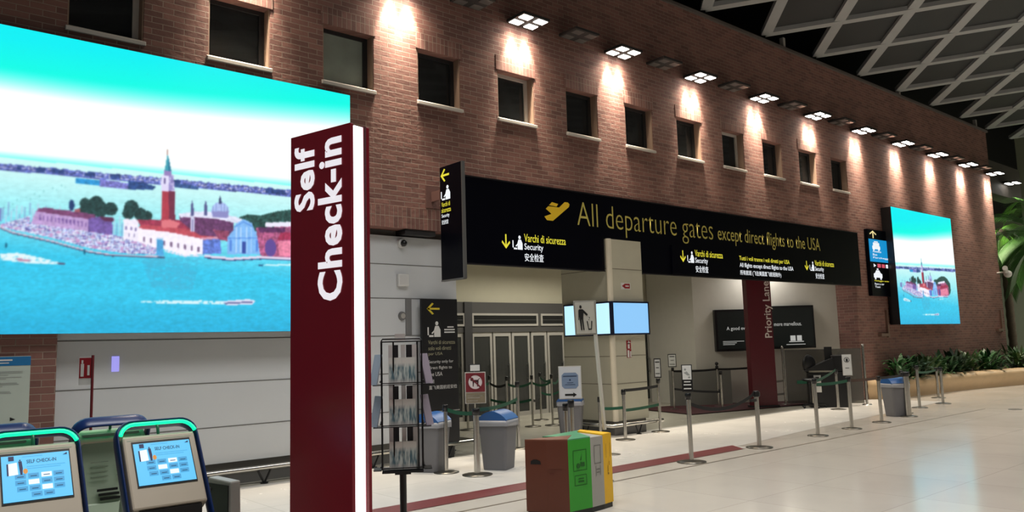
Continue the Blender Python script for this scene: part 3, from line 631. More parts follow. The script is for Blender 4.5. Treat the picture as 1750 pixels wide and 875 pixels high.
# wall cameras, boxes
def domecam(p, label):
    t = thing('dome_camera', label, 'security camera', p)
    b = MB(); b.cyl((0, 0, 0), (0, -.05, 0), .07, .065); b.build('camera_base', PAPER, t)
    b = MB(); b.sphere((.01, -.07, -.005), .05); b.build('camera_dome', BLK, t)
domecam(wl(685, 416, YW), 'white dome camera with dark eye high on the white wall')
a = wl(678, 489, YW); t = thing('junction_box', 'square white box on the white wall below the dome camera', 'box', a)
b = MB(); b.box(0, .185, -.06, 0, 0, .185); b.build('box_body', PAPER, t, bevel=.012); b = MB(); b.box(.02, .165, -.064, -.06, .02, .165); b.build('box_cover', mat('box_cover', (200, 200, 198), .5), t)
a = wl(687, 540, YW); t = thing('wall_intercom', 'small oval grey intercom on the white wall', 'intercom', a)
b = MB(); b.cyl((0, 0, 0), (0, -.03, 0), .07, .06, n=20); b.build('intercom_body', mat('intercom_grey', (110, 110, 110), .4), t); b = MB(); b.cyl((0, -.03, 0), (0, -.035, 0), .04, n=16); b.build('intercom_speaker', LGREY, t)
a = wl(197, 622, YW)
t = thing('lilac_wall_light', 'small glowing lilac rectangle on the white wall right of the red sign pole', 'light', (a[0], YW, a[2]))
b = MB(); b.box(-.04, .04, -.01, 0, -.09, .09); b.build('indicator', emis('lilac', (165, 160, 245), .9), t)
def bulletcam(p, label, dx=.25):
    t = thing('bullet_camera', label, 'security camera', p)
    b = MB(); b.cyl((0, 0, 0), (0, -.3, .02), .03); b.build('camera_arm', LGREY, t)
    b = MB(); b.cyl((-.05, -.3, .03), (-.6, -.45, .12), .07, .08); b.build('camera_body', PAPER, t)
    b = MB(); b.sphere((.04, -.32, -.05), .13); b.build('camera_ball', PAPER, t)
bulletcam(wl(1704, 467, D), 'white security camera on the right end of the brick wall')
for i, (px, py, lb) in enumerate(((1513, 530, 'small L-shaped metal bracket on the brick under the direction sign'), (1708, 530, 'small L-shaped metal bracket on the brick near the palm'))):
    a = wl(px, py, D); t = thing('wall_bracket', lb, 'bracket', a)
    b = MB(); b.box(-.05, .03, -.06, 0, -.75, .0); b.build('bracket_upright', mat('bracket_metal', (130, 104, 92), .4, .4), t); b = MB(); b.box(-.55, -.05, -.1, 0, -.72, -.64); b.build('bracket_foot', MATS['bracket_metal'], t)

# ------------------------------------------------------------------ COLUMN with screens
CXL, CXR, CYF, CYB = 10.6, 11.54, 9.76, 11.0
b = MB(); b.box(CXL, CXR, CYF, CYB, .26, 3.57); col_ = struct(b.build('wall_column', BEIGE))
b = MB(); 
for z in (.92, 1.42, 3.02): b.box(CXL-.003, CXR+.003, CYF-.003, CYB+.003, z-.006, z+.006)
b.build('wall_column_joint', mat('column_joint', (120, 112, 98), .7), col_)
b = MB(); b.box(CXL+.04, CXR-.04, CYF+.04, CYB-.04, 0, .26); b.build('wall_column_plinth', MATS['plinth_grey'], col_)
b = MB(); b.cyl((CXL+.03, CYF+.0, .26), (CXL+.03, CYF+.0, 3.57), .055, n=14); b.build('wall_column_corner_trim', mat('corner_trim_ivory', (214, 206, 186), .35), col_)
zt = wl(1042, 516, CYF)[2]; zb_ = wl(1042, 572, CYF)[2]
ct = thing('column_screen_band', 'pale blue lit screens wrapped around the beige column', 'screen', (CXL, CYF, zb_)); hh = zt-zb_
b = MB(); b.box(-.06, .99, -.09, -.0, -.01, hh+.01); b.box(-.06, -.0, -.0, 1.15, -.01, hh+.01); b.build('screen_housing', mat('navy_bezel', (16, 22, 48), .3), ct)
b = MB(); b.box(.0, .95, -.094, -.09, .02, hh-.02); b.build('front_screen', emis('pale_blue_screen', (140, 198, 246), 1.0), ct)
b = MB(); b.box(-.064, -.06, -.04, 1.12, .02, hh-.02); b.build('side_screen', emis('pale_cyan_screen', (185, 232, 255), 1.15), ct)
def firesign(p, lb, kind):
    t = thing('fire_safety_sign', lb, 'sign', p); b = MB(); b.box(-.06, .06, -.006, 0, -.078, .078); b.build('sign_plate', RSIGN if kind < 2 else RSIGN, t)
    q = Panel((0, -.006, 0), (1, 0, 0), (0, 0, 1), t)
    if kind == 0: q.polys('extinguisher_pictogram', PAPER, [rect(-.03, .02, -.07, .03), disc(-.005, .03, .026), rect(-.012, .004, .05, .075), [(.0, .06), (.05, .04), (.045, .03), (.0, .05)]])
    else: q.polys('hose_pictogram', PAPER, [rect(-.05, .0, -.07, .06), rect(.02, .05, -.07, .04)]); 
firesign(wl(1074, 589, CYF), 'small red fire extinguisher sign on the column, upper of the two', 0)
firesign(wl(1075, 604, CYF), 'small red fire hose sign on the column, lower of the two', 1)
t = thing('red_arrow_sign', 'small red sign on the column above the screens', 'sign', wl(1069, 489, CYF)); b = MB(); b.box(-.13, .13, -.006, 0, -.06, .06); b.build('sign_plate', PAPER, t); q = Panel((0, -.006, 0), (1, 0, 0), (0, 0, 1), t); q.polys('red_mark', RSIGN, [[(-.11, 0), (-.03, -.045), (.11, -.045), (.11, .045), (-.03, .045)]]); q.polys('white_mark', PAPER, [rect(-.02, .08, -.012, .012)], d=.007)
# bumper rails
def bumper(name, label, pts, z=.2, step=.8):
    t = thing(name, label, 'rail', (pts[0][0], pts[0][1], 0)); o_ = pts[0]
    P = [(x-o_[0], y-o_[1], z) for x, y in pts]; b = MB(); b.tube(P, .035, n=10); b.build('rail_tube', STEEL, t)
    for i in range(len(P)-1):
        a = Vector(P[i]); c = Vector(P[i+1]); n = max(1, int((c-a).length/step))
        for k in range(n):
            m_ = a+(c-a)*((k+.5)/n); d_ = (c-a).normalized(); b = MB()
            b.cyl(m_+d_*.1, (m_.x, m_.y, .0), .014, n=8); b.cyl(m_-d_*.1, (m_.x, m_.y, .0), .014, n=8); b.cyl((m_.x, m_.y, 0), (m_.x, m_.y, .015), .05, n=12); b.build('rail_bracket', BLK, t)
bumper('bumper_rail', 'low steel bumper rail around the foot of the beige column', [(CXL-.18, CYB), (CXL-.18, CYF-.12), (CXR+.25, CYF-.12)])
bumper('bumper_rail', 'low steel bumper rail along the white panelled wall', [(2.2, YW-.12), (6.2, YW-.12)])
bumper('bumper_rail', 'low steel bumper rail at the corner of the white wall behind the first stanchions', [(6.55, YW-.14), (7.62, YW-.14), (7.62, 11.2)])
# priority lane pylon
pc = fl(1316, 694); pr = thing('priority_lane_pylon', 'dark red pylon reading Priority Lane upwards, inside the lobby', 'sign', (17.05, 10.75, 0), math.radians(-33))
b = MB(); b.box(-.31, .31, 0, .25, 0, 3.3); b.build('pylon_body', mat('deep_red_panel', (84, 16, 28), .35), pr, bevel=.01)
b = MB(); b.box(-.34, .34, -.03, .28, 0, .06); b.build('pylon_base', DARK, pr)
q = Panel((0, 0, 0), (1, 0, 0), (0, 0, 1), pr); q.text('lettering', mat('pale_letter', (215, 205, 200), .5), 'Priority Lane',   .09, .33, 1.68, 3.06, rot=True, bold=.01)
# advertising screens on the angled wall
def onwall(px):   # point on the angled wall plane line for a pixel column
    r = ray(px, 560); k = (B_[1]-A[1])/(B_[0]-A[0])
    t_ = (A[1]-k*A[0])/(r[1]-k*r[0]); return r[0]*t_, r[1]*t_
adir = math.atan2(A[1]-B_[1], A[0]-B_[0])
for i, (pa, pb_, lb, ya, yb_) in enumerate(((1219, 1291, 'left of two dark advertising screens, partly behind the red pylon', 530, 601), (1300, 1388, 'right of two dark advertising screens, with a white logo, beside the red pylon', 524, 597))):
    xa, ya_ = onwall(pa); xb2, yb2 = onwall(pb_); w = math.hypot(xb2-xa, yb2-ya_)
    dd = xa/ray(pa, ya)[0]; z1 = EYE+ray(pa, ya)[2]*dd; z0 = EYE+ray(pa, yb_)[2]*dd
    n_ = Vector((math.sin(adir), -math.cos(adir), 0))
    t = thing('advert_screen', lb, 'screen', (xa+n_.x*.16, ya_+n_.y*.16, z0), adir)
    b = MB(); b.box(0, w, 0, .15, 0, z1-z0); b.build('bezel', BLK, t, bevel=.01)
    b = MB(); b.box(.06, w-.06, -.004, 0, .06, z1-z0-.06); b.build('display', emis('dark_display', (18, 24, 22), .35), t)
    q = Panel((0, -.004, 0), (1, 0, 0), (0, 0, 1), t); gw = emis('grey_caption', (190, 190, 185), .8)
    if i == 0:
        q.text('caption', gw, 'A good event', .3, .95, .52, .64); q.polys('small_print', gw, [rect(.18, .75, .25, .262), rect(.18, .55, .21, .222), rect(.18, .5, .17, .182)])
    else:
        q.text('caption', gw, 'more marvellous.', .3, 1.05, .6, .7); q.polys('logo', gw, [rect(.72, .86, .2, .34), rect(.9, 1.03, .2, .34), rect(.68, 1.08, .17, .19)]); q.polys('small_print', gw, [rect(.6, 1.12, .1, .115)])
# low grey partition and glass screen
def pt(px, py): return fl(px, py)
a = Vector((16.2, 12.95, 0)); c = Vector((17.5, 12.0, 0))
t = thing('partition', 'low grey partition wall under the left advertising screen', 'partition', a, math.atan2(c.y-a.y, c.x-a.x)); b = MB(); b.box(0, (c-a).length, 0, .08, .0, .92); b.build('partition_panel', mat('partition_grey', (120, 120, 114), .6), t)
a = Vector(fl(1343, 692)); c = Vector(fl(1482, 692)); L = (c-a).length
t = thing('glass_screen', 'tall tinted glass screen with steel end posts behind the security podium', 'screen', a, math.atan2(c.y-a.y, c.x-a.x))
b = MB(); b.box(.05, L-.05, -.006, .006, .04, 1.36); b.build('glass_sheet', glass('tinted_glass_sheet', (205, 203, 196), .5, .25), t)
for x in (0, L):
    b = MB(); b.cyl((x, 0, 0), (x, 0, 1.42), .03); b.lathe([(.0, .03), (.1, .025), (.12, 0)], (x, 0, 0)); b.sphere((x, 0, 1.43), .035); b.build('end_post', STEEL, t)
b = MB(); b.box(.3, .75*L, -.012, -.007, .52, .6); b.build('green_band', mat('green_band', (60, 140, 110), .6), t)
# ------------------------------------------------------------------ SELF CHECK-IN PYLON
Lp = cm(497, 237, 5.325); Rp = cm(598, 210, 5.0)
ang = math.atan2(Rp[1]-Lp[1], Rp[0]-Lp[0]); wd_ = math.hypot(Rp[0]-Lp[0], Rp[1]-Lp[1])
tt = thing('self_check_in_pylon', 'tall dark red pylon reading Self Check-in upwards, with a glowing white edge strip', 'sign', (Lp[0], Lp[1], 0), ang)
ZP = 3.1
b = MB(); b.box(0, wd_, 0, .03, 0, ZP); b.box(0, .02, .03, .17, 0, ZP); b.box(0, wd_-.0, .135, .17, 0, ZP); b.box(.02, wd_-.03, .03, .135, ZP-.03, ZP-.005); b.build('pylon_body', RED, tt, bevel=.003)
b = MB(); b.box(wd_-.02, wd_+.004, .032, .108, .02, ZP-.012); b.build('light_strip', emis('pylon_strip', (250, 252, 255), 2.6), tt)
b = MB(); b.box(wd_-.01, wd_+.008, .108, .135, .0, ZP-.003); b.build('steel_edge', mat('pinkish_edge', (190, 120, 130), .12, .8), tt)
b = MB(); b.box(-.06, wd_+.06, -.08, .25, 0, .02); b.build('base_plate', DARK, tt)
q = Panel((0, 0, 0), (1, 0, 0), (0, 0, 1), tt)
def totz(py, px):   # height on face for a pixel
    t_ = (px-497)/101.0; d_ = 5.325+(5.0-5.325)*t_; hy = 545+.0297*(2465-px); return EYE+(hy-py)*d_/FPX
WL = emis('lit_white_lettering', (240, 236, 242), .92)
q.text('lettering', WL, 'Self', wd_*.075, wd_*.425, totz(366, 520), totz(254, 520), rot=True, bold=.032, spacing=1.06)
q.text('lettering', WL, 'Check-in', wd_*.475, wd_*.875, totz(517, 563), totz(240, 563), rot=True, bold=.032, spacing=1.05)

# ------------------------------------------------------------------ KIOSKS
def kiosk(x, y, label, rz=0, front=True):
    k = thing('check_in_kiosk', label, 'kiosk', (x, y, 0), rz, 'self check-in kiosks')
    Y = lambda z: .05+(z-1.16)*.70
    hw = .225; pts = []
    def leg(s): return [(s*hw, -.30, .02), (s*hw, -.31, .35), (s*hw, Y(.66)-.02, .62), (s*hw, Y(.8), .8), (s*hw, Y(1.18), 1.18)]
    arc = []
    for i in range(1, 7):
        a_ = PI/2*i/6; z = 1.2+.075*math.sin(a_); arc.append((hw-.09*(1-math.cos(a_)), Y(z), z))
    path = leg(1)+arc+[(-x_, y_, z_) for x_, y_, z_ in arc[::-1]]+[(-x_, y_, z_) for x_, y_, z_ in leg(1)[::-1]]
    path = [(x_, y_+.04, z_-.028) for x_, y_, z_ in path]; b = MB(); b.tube(path, .05, n=12, rx=.012); b.build('tube_frame', BLUE, k)
    led_ = [(px*.95, py-.018, pz-.02) for px, py, pz in arc]+[(-px*.95, py-.018, pz-.02) for px, py, pz in arc[::-1]]
    b = MB(); b.tube(led_, .0115, n=8); b.build('led_strip', GREENLED, k)
    # slanted head panel
    w = .205; b = MB(); z0, z1 = .81, 1.19; dn = Vector((0, .82, -.57)); 
    def R4(x0, x1, za, zb, t0, t1):
        P = []
        for (z) in (za, zb):
            for xx, tt_ in ((x0, t0), (x1, t0), (x1, t1), (x0, t1)): P.append((xx, Y(z)+.82*tt_, z-.57*tt_))
        return P
    b.hexa(R4(-w, w, z0, z1, .0, .10)); b.build('head_panel', KBEI, k, bevel=.012)
    b = MB(); b.hexa(R4(-w+.005, w-.005, z1-.01, z1+.002, .004, .1)); b.build('head_top', mat('pale_green_top', (176, 206, 170), .5), k)
    b = MB(); b.tube([(0, Y(1.28), 1.255), (0, Y(1.24)-.01, 1.23), (0, Y(1.21), 1.19)], .009, n=8); b.build('light_clip', mat('clip_green', (40, 110, 80), .3), k)
    b = MB(); b.box(-.19, .19, -.02, .13, .05, .93); b.build('pedestal', KGRN, k, bevel=.02)
    b = MB(); b.box(-.24, .24, -.33, .16, 0, .05); b.build('base', DARK, k, bevel=.01)
    b = MB(); b.box(-.17, .17, -.2, -.02, .58, .80); b.build('slot_recess', BLK, k)
    b = MB(); b.hexa([(-.12, -.34, .62), (.2, -.34, .62), (.2, -.1, .66), (-.06, -.1, .66), (-.12, -.34, .68), (.2, -.34, .68), (.2, -.1, .73), (-.06, -.1, .73)]); b.build('scanner_tray', KBEI, k, bevel=.006)
    b = MB(); b.add([(.0, -.26, .698), (.14, -.25, .7), (.14, -.2, .711), (.02, -.21, .709)], [(0, 1, 2, 3)]); b.build('scanner_lamp', emis('scanner_red', (240, 70, 50), 1.0), k)
    # touch screen
    S0, S1 = .925, 1.145; xa, xb_ = -.155, .163
    b = MB(); b.hexa(R4(xa-.006, xb_+.006, S0-.008, S1+.012, -.004, .01)); b.build('screen_bezel', BLK, k)
    uz = Vector((0, .70, 1)).normalized(); hs_ = (S1-S0)*math.sqrt(1+.49); o_ = Vector((xa, Y(S0)-.0035*1.3, S0+.002)); q = Panel(o_, (1, 0, 0), uz, k); ws = xb_-xa
    q.polys('touch_screen', emis('kiosk_screen', (96, 196, 246), 1.0), [rect(0, ws, 0, hs_)], d=.002)
    DB = emis('kiosk_text_blue', (34, 74, 110), .8); MBL = emis('kiosk_tile_blue', (72, 164, 218), .9); WK = emis('kiosk_white', (235, 245, 255), 1.0)
    q.p = [c_ for c_ in k.children if c_.name.startswith('touch_screen')][0]; q.text('screen_title', DB, 'SELF CHECK-IN', ws*.36, ws*.80, hs_*.80, hs_*.88, d=.004, bold=.02)
    q.polys('screen_subtitle', MBL, [rect(ws*.36, ws*.93, hs_*.725, hs_*.735), rect(ws*.36, ws*.86, hs_*.68, hs_*.69), rect(ws*.3, ws*.6, hs_*.95, hs_*.96)], d=.004)
    q.polys('screen_picture', WK, [[(ws*.09, hs_*.56), (ws*.23, hs_*.57), (ws*.22, hs_*.84), (ws*.08, hs_*.82)]], d=.004)
    q.polys('screen_figure', emis('kiosk_navy', (24, 34, 80), .9), [rect(ws*.07, ws*.095, hs_*.56, hs_*.82), rect(ws*.10, ws*.18, hs_*.88, hs_*.98), disc(ws*.265, hs_*.88, ws*.014, 10), [(ws*.24, hs_*.86), (ws*.29, hs_*.86), (ws*.3, hs_*.7), (ws*.29, hs_*.56), (ws*.26, hs_*.56), (ws*.25, hs_*.7)], [(ws*.9, hs_*.92), (ws*.97, hs_*.92), (ws*.97, hs_*.97)]], d=.005)
    q.polys('screen_bag', emis('kiosk_orange', (220, 150, 70), .9), [disc(ws*.335, hs_*.63, ws*.035, 10, ws*.05)], d=.005)
    tiles = []; wt = []; i = 0
    for r_, row in enumerate(((.18, .37, .56, .74), (.18, .37, .56, .74), (.2, .38, .56, .74), (.4, .58))):
        for c_ in row:
            R = rect(ws*c_, ws*(c_+.155), hs_*(.47-.135*r_), hs_*(.47-.135*r_+.105))
            (wt if (r_, c_) in ((0, .56), (1, .37), (2, .56)) else tiles).append(R)
    q.polys('screen_tiles', MBL, tiles, d=.004); q.polys('screen_white_tiles', WK, wt, d=.004)
    q.polys('screen_tile_print', DB, [rect((R[0][0]*.8+R[1][0]*.2), (R[0][0]*.2+R[1][0]*.8), R[0][1]+.009, R[0][1]+.0135) for R in tiles+wt[:1]], d=.006)
    # rear service cover
    b = MB(); b.hexa([(-.19, .13, .62), (.19, .13, .62), (.19, .20, .62), (-.19, .20, .62), (-.19, .05, 1.17), (.19, .05, 1.17), (.17, .13, 1.17), (-.17, .13, 1.17)]); b.hexa([(-.21, .12, .5), (.21, .12, .5), (.21, .27, .5), (-.21, .27, .5), (-.19, .12, .74), (.19, .12, .74), (.18, .19, .74), (-.18, .19, .74)]); b.box(-.19, .19, .1, .25, .05, .52)
    b.build('rear_cover', KGRN, k, bevel=.01)
    b = MB()
    for s_ in (-1, 1):
        for i in range(4): b.box(s_*.075-.05, s_*.075+.05, .164+.0-i*-.004, .17+i*.0035, .99-i*.03, .994-i*.03)
    b.build('vent_slots', mat('vent_grey', (138, 150, 134), .6), k)
    b = MB(); 
    for i in range(3): b.box(-.03-i*.01, .09-i*.01, .185, .196, .81-i*.028, .825-i*.028)
    b.build('rear_label', INK, k)
    return k
kiosk(.815, 4.97, 'check-in kiosk with blue screen cut by the left photo edge')
kiosk(1.465, 4.97, 'check-in kiosk with blue screen, right one of the two facing the viewer')
kiosk(1.36, 5.82, 'check-in kiosk turned away, its grey-green back between the two lit screens', PI)
kiosk(.71, 5.82, 'check-in kiosk turned away, behind the one at the left photo edge', PI)
p = cm(357, 818, 5.0); pe = cm(391, 826, 4.86)
bp_ = thing('black_panel_stand', 'low black panel with pale frame beside the right check-in kiosk', 'stand', (p[0], p[1], 0), math.atan2(pe[1]-p[1], pe[0]-p[0])); w = math.hypot(pe[0]-p[0], pe[1]-p[1]); zt = p[2]
b = MB(); b.hexa([(-.02, .0, 0), (w+.02, 0, 0), (w+.02, .09, 0), (-.02, .09, 0), (-.01, 0, zt+.01), (w+.02, 0, zt-.0), (w+.02, .07, zt-.0), (-.01, .07, zt+.01)]); b.build('stand_body', mat('stand_white', (176, 174, 168), .4), bp_, bevel=.01)
b = MB(); b.box(.0, w, -.006, .0, .03, zt-.025); b.build('black_panel', BLK, bp_)
b = MB(); b.cyl((.03, -.006, zt-.06), (.03, -.012, zt-.06), .012, n=12); b.build('panel_button', DGREY, bp_)
# red extinguisher sign on pole
Pd = 7.2; a = cm(159, 607, Pd); 
rp = thing('extinguisher_sign_pole', 'thin red pole carrying a red fire extinguisher flag sign', 'sign', (a[0], a[1], 0))
b = MB(); b.cyl((0, 0, 0), (0, 0, a[2]), .012, n=10); b.lathe([(0, .02), (.13, .015), (.14, 0)]); b.build('pole', mat('maroon_pole', (96, 22, 30), .4), rp)
s0 = cm(138, 610, Pd); s1 = cm(158, 608, Pd); s2 = cm(138, 658, Pd); w = .125; hh = s0[2]-s2[2]
u = Vector((-RB[0][0], -RB[1][0], 0)).normalized()
def flagp(a0, a1, z0, z1, m, n, d=0):
    nn = Vector((-u.y, u.x, 0)); nn = nn if (nn.x*a[0]+nn.y*a[1]) < 0 else -nn
    b = MB(); P = []
    for z in (z0, z1):
        for aa, dd in ((a1, d), (a0, d), (a0, d-.006 if d == 0 else d-.002), (a1, d-.006 if d == 0 else d-.002)): v = u*aa+nn*dd; P.append((v.x, v.y, z))
    b.hexa(P); return b.build(n, m, rp)
zt = s0[2]-.0; flagp(.0, w, zt-hh, zt, PAPER, 'flag'); flagp(.004, w-.004, zt-hh*.76, zt-.01, RSIGN, 'red_field', .003)
flagp(w*.62, w*.85, zt-hh*.70, zt-hh*.25, PAPER, 'extinguisher_pictogram', .006); flagp(w*.68, w*.8, zt-hh*.24, zt-hh*.12, PAPER, 'extinguisher_nozzle', .006)
flagp(w*.2, w*.36, zt-hh*.66, zt-hh*.3, PAPER, 'red_letters', .006)

# ------------------------------------------------------------------ BROCHURE RACK
rc = cm(686, 600, 6.0); rk = thing('brochure_rack', 'black wire brochure rack on a single post, three tiers', 'rack', (rc[0], rc[1], 0), -math.atan2(rc[0], rc[1]))
def zz(py): return EYE-(py-598.5)*6.0/FPX
hw = .152
b = MB()
for x in (-hw, -hw+.09, .12, hw):
    for y in (-.03, .11): b.cyl((x, y, zz(797)), (x, y, zz(584)), .0065, n=6)
b.tube([(-hw, -.03, zz(584)), (-hw+.01, -.03, zz(580)), (hw-.01, -.03, zz(580)), (hw, -.03, zz(584))], .007, n=6); b.tube([(-hw, .11, zz(584)), (hw, .11, zz(584))], .007, n=6)
for py in (657, 727, 797):
    b.box(-hw, hw, -.06, -.055, zz(py)+.01, zz(py)+.017); b.box(-hw, hw, -.06, .0, zz(py)-.002, zz(py)+.002)
    for s_ in (-1, 1): b.box(s_*(hw+.01)-.004, s_*(hw+.01)+.004, -.06, .16, zz(py)+.02, zz(py)+.03); b.box(s_*(hw+.035)-.03, s_*(hw+.035)+.03, -.05, .12, zz(py)-.004, zz(py)+.002)
b.build('wire_frame', BLK, rk)
b = MB(); b.cyl((0, .04, .02), (0, .04, zz(797)), .026, n=12); b.box(-.06, .06, -.02, .1, zz(806), zz(797)); b.build('post', BLK, rk)
b = MB(); b.cyl((0, .04, 0), (0, .04, .025), .24, .22, n=28); b.build('base_disc', BLK, rk)
b = MB(); b.box(-hw, hw, -.09, .15, zz(801), zz(798)); b.build('bottom_shelf', BLK, rk)
b = MB(); b.box(-.05, .03, .03, .034, zz(583), zz(571)); b.build('top_card', PAPER, rk)
b = MB(); 
for py in (592, 656, 727): 
    for x in (-.1, -.005, .08): b.box(x, x+.035, .04, .045, zz(py+70), zz(py-2))
b.build('back_strips', mat('pale_strip', (222, 222, 220), .6), rk)
COVER = {}
def cover(i):
    if i in COVER: return COVER[i]
    m = bpy.data.materials.new('brochure_print'); m.use_nodes = True; nt = m.node_tree; bb_ = nt.nodes['Principled BSDF']; N = nt.nodes.new; L = nt.links.new
    tc = N('ShaderNodeTexCoord'); sp = N('ShaderNodeSeparateXYZ'); L(tc.outputs['Object'], sp.inputs[0])
    nz = N('ShaderNodeTexNoise'); nz.inputs['Scale'].default_value = 9; mp = N('ShaderNodeMapping'); mp.inputs['Scale'].default_value = (6, 1, 1); mp.inputs['Location'].default_value = (i*3, 0, 0); L(tc.outputs['Object'], mp.inputs[0]); L(mp.outputs[0], nz.inputs['Vector'])
    cr = N('ShaderNodeValToRGB'); cr.color_ramp.elements[0].position = .4; cr.color_ramp.elements[0].color = rgb(84, 118, 130); cr.color_ramp.elements[1].position = .6; cr.color_ramp.elements[1].color = rgb(205, 220, 216); L(nz.outputs['Fac'], cr.inputs[0])
    c2 = N('ShaderNodeValToRGB'); e = c2.color_ramp.elements; e[0].position = .0; e[0].color = (1, 1, 1, 1); e[1].position = .22; e[1].color = (0, 0, 0, 1); x = e.new(.62); x.color = (0, 0, 0, 1); x = e.new(.8); x.color = (1, 1, 1, 1)
    mr = N('ShaderNodeMapRange'); mr.inputs['From Max'].default_value = .2; L(sp.outputs['Z'], mr.inputs[0]); L(mr.outputs[0], c2.inputs[0])
    mx = N('ShaderNodeMix'); mx.data_type = 'RGBA'; L(c2.outputs[0], mx.inputs[0]); L(cr.outputs[0], mx.inputs[6]); mx.inputs[7].default_value = rgb(222, 226, 220); L(mx.outputs[2], bb_.inputs['Base Color']); bb_.inputs['Roughness'].default_value = .4
    COVER[i] = m; return m
BW, BH = .098, .2; rzk = rk.rotation_euler.z; cr_, sr_ = math.cos(rzk), math.sin(rzk)
def rloc(x, y, z): return (rc[0]+x*cr_-y*sr_, rc[1]+x*sr_+y*cr_, z)
tiers = ((657, 'top'), (727, 'middle'), (797, 'bottom'))
for i, (py, tn) in enumerate(tiers):
    for j, x in enumerate((-.048, .053)):
        t = MB(); t.hexa([(-BW/2, -.008, 0), (BW/2, -.008, 0), (BW/2, 0, 0), (-BW/2, 0, 0), (-BW/2, .012, BH), (BW/2, .012, BH), (BW/2, .02, BH), (-BW/2, .02, BH)])
        o = t.build('brochure', cover(j), None, loc=rloc(x, -.036, zz(py)+.004)); o.rotation_euler = (0, 0, rzk)
        tag(o, 'pale brochure with blue-green picture, front of the %s tier, %s one' % (tn, ('left', 'right')[j]), 'brochure', 'brochures in the wire rack')
        t = MB(); t.box(-.035, .035, 0, .006, 0, .13); o = t.build('leaflet', mat('dark_leaflet', (38, 38, 42), .5), None, loc=rloc((-.06, .07)[j], .06, zz(py)+.17)); o.rotation_euler = (0, 0, rzk)
        tag(o, 'dark leaflet standing behind the %s brochure of the %s tier' % (('left', 'right')[j], tn), 'leaflet', 'dark leaflets in the wire rack')
        bx('leaflet_clip', BLK, rk, (-.06, .07)[j]-.04, (-.06, .07)[j]+.04, .055, .075, zz(py)+.16, zz(py)+.17)
for i, (py, tn) in enumerate(tiers[:2]):
    for s_ in (-1, 1):
        t = MB(); t.hexa([(-.008, -.05, 0), (0, -.05, 0), (0, .05, 0), (-.008, .05, 0), (-.008-s_*.05, -.05, .23), (-s_*.05, -.05, .23), (-s_*.05, .05, .23), (-.008-s_*.05, .05, .23)])
        o = t.build('brochure', mat('lilac_brochure' if s_ > 0 else 'pale_blue_brochure', (150, 140, 155) if s_ > 0 else (176, 190, 206), .5), None, loc=rloc(s_*(hw+.06), .02, zz(py)+.0)); o.rotation_euler = (0, 0, rzk-s_*.6)
        tag(o, 'brochure leaning outwards on the %s side of the rack, %s tier' % (('left', '', 'right')[s_+1], tn), 'brochure', 'brochures in the wire rack')

# ------------------------------------------------------------------ BINS
def bin_(px, py, rz, label, sc=1.0):
    P = fl(px, py); t = thing('litter_bin', label, 'bin', (P[0], P[1], 0), rz, 'blue-lidded grey litter bins')
    w0, w1, h = .155*sc, .20*sc, .63
    def ring(w, z, r=.04, n=4):
        out = []
        for sx, sy, a0 in ((1, 1, 0), (-1, 1, PI/2), (-1, -1, PI), (1, -1, 3*PI/2)):
            for i in range(n+1): a_ = a0+PI/2*i/n; out.append((sx*(w-r)+r*math.cos(a_), sy*(w-r)+r*math.sin(a_), z))
        return out
    b = MB(); R = [ring(w0, .0), ring(w0+.005, .02), ring(w1, h), ring(w1+.008, h), ring(w1+.008, h+.03)]; n = len(R[0])
    P_ = [p for r in R for p in r]; b.add(P_, [(k*n+i, k*n+(i+1) % n, (k+1)*n+(i+1) % n, (k+1)*n+i) for k in range(len(R)-1) for i in range(n)]+[tuple(range(n))[::-1]])
    b.build('bin_body', BINGREY, t)
    b = MB(); R = [ring(w1+.012, h-.05), ring(w1+.014, h-.005), ring(w1+.01, h+.035), ring(w1-.02, h+.035)]; P_ = [(x+.003*math.sin(37*x+61*y), y+.003*math.cos(51*x), z+(.014*math.sin(23*x+31*y) if k == 0 else 0)) for k, r in enumerate(R) for x, y, z in r]
    b.add(P_, [(k*n+i, k*n+(i+1) % n, (k+1)*n+(i+1) % n, (k+1)*n+i) for k in range(3) for i in range(n)], True); b.build('bin_liner', mat('clear_liner', (150, 152, 158), .3), t)
    b = MB(); K = 12; P_ = []
    for i in range(K+1):
        u_ = -1+2*i/K; z = h+.035+.115*math.cos(u_*PI/2)**.8+.008; y = u_*(w1+.006)
        P_ += [(-w1-.006, y, z), (w1+.006, y, z)]
    F = [(2*i, 2*i+1, 2*i+3, 2*i+2) for i in range(K)]; b.add(P_, F, True)
    m0 = len(P_); side = [[2*i for i in range(K+1)], [2*i+1 for i in range(K+1)]]; b.add(P_+[(-w1-.006, w1, h+.03), (-w1-.006, -w1, h+.03), (w1+.006, w1, h+.03), (w1+.006, -w1, h+.03)], [tuple(side[0]+[m0, m0+1]), tuple((side[1]+[m0+2, m0+3])[::-1])])
    b.build('bin_lid', BLUELID, t)
    return t
bin_(737, 805, math.radians(30), 'grey litter bin with blue lid, left of two in front, behind the brochure rack', 1.06)
bin_(853, 801, math.radians(28), 'grey litter bin with blue lid, right of the no-dogs sign, nearest fully visible one', 1.06)
bin_(977, 750, math.radians(40), 'grey litter bin with blue lid, behind the white sign above the recycling bin', 1.1)
bin_(1533, 711, math.radians(-30), 'grey litter bin with blue lid, farthest, by the planter end')
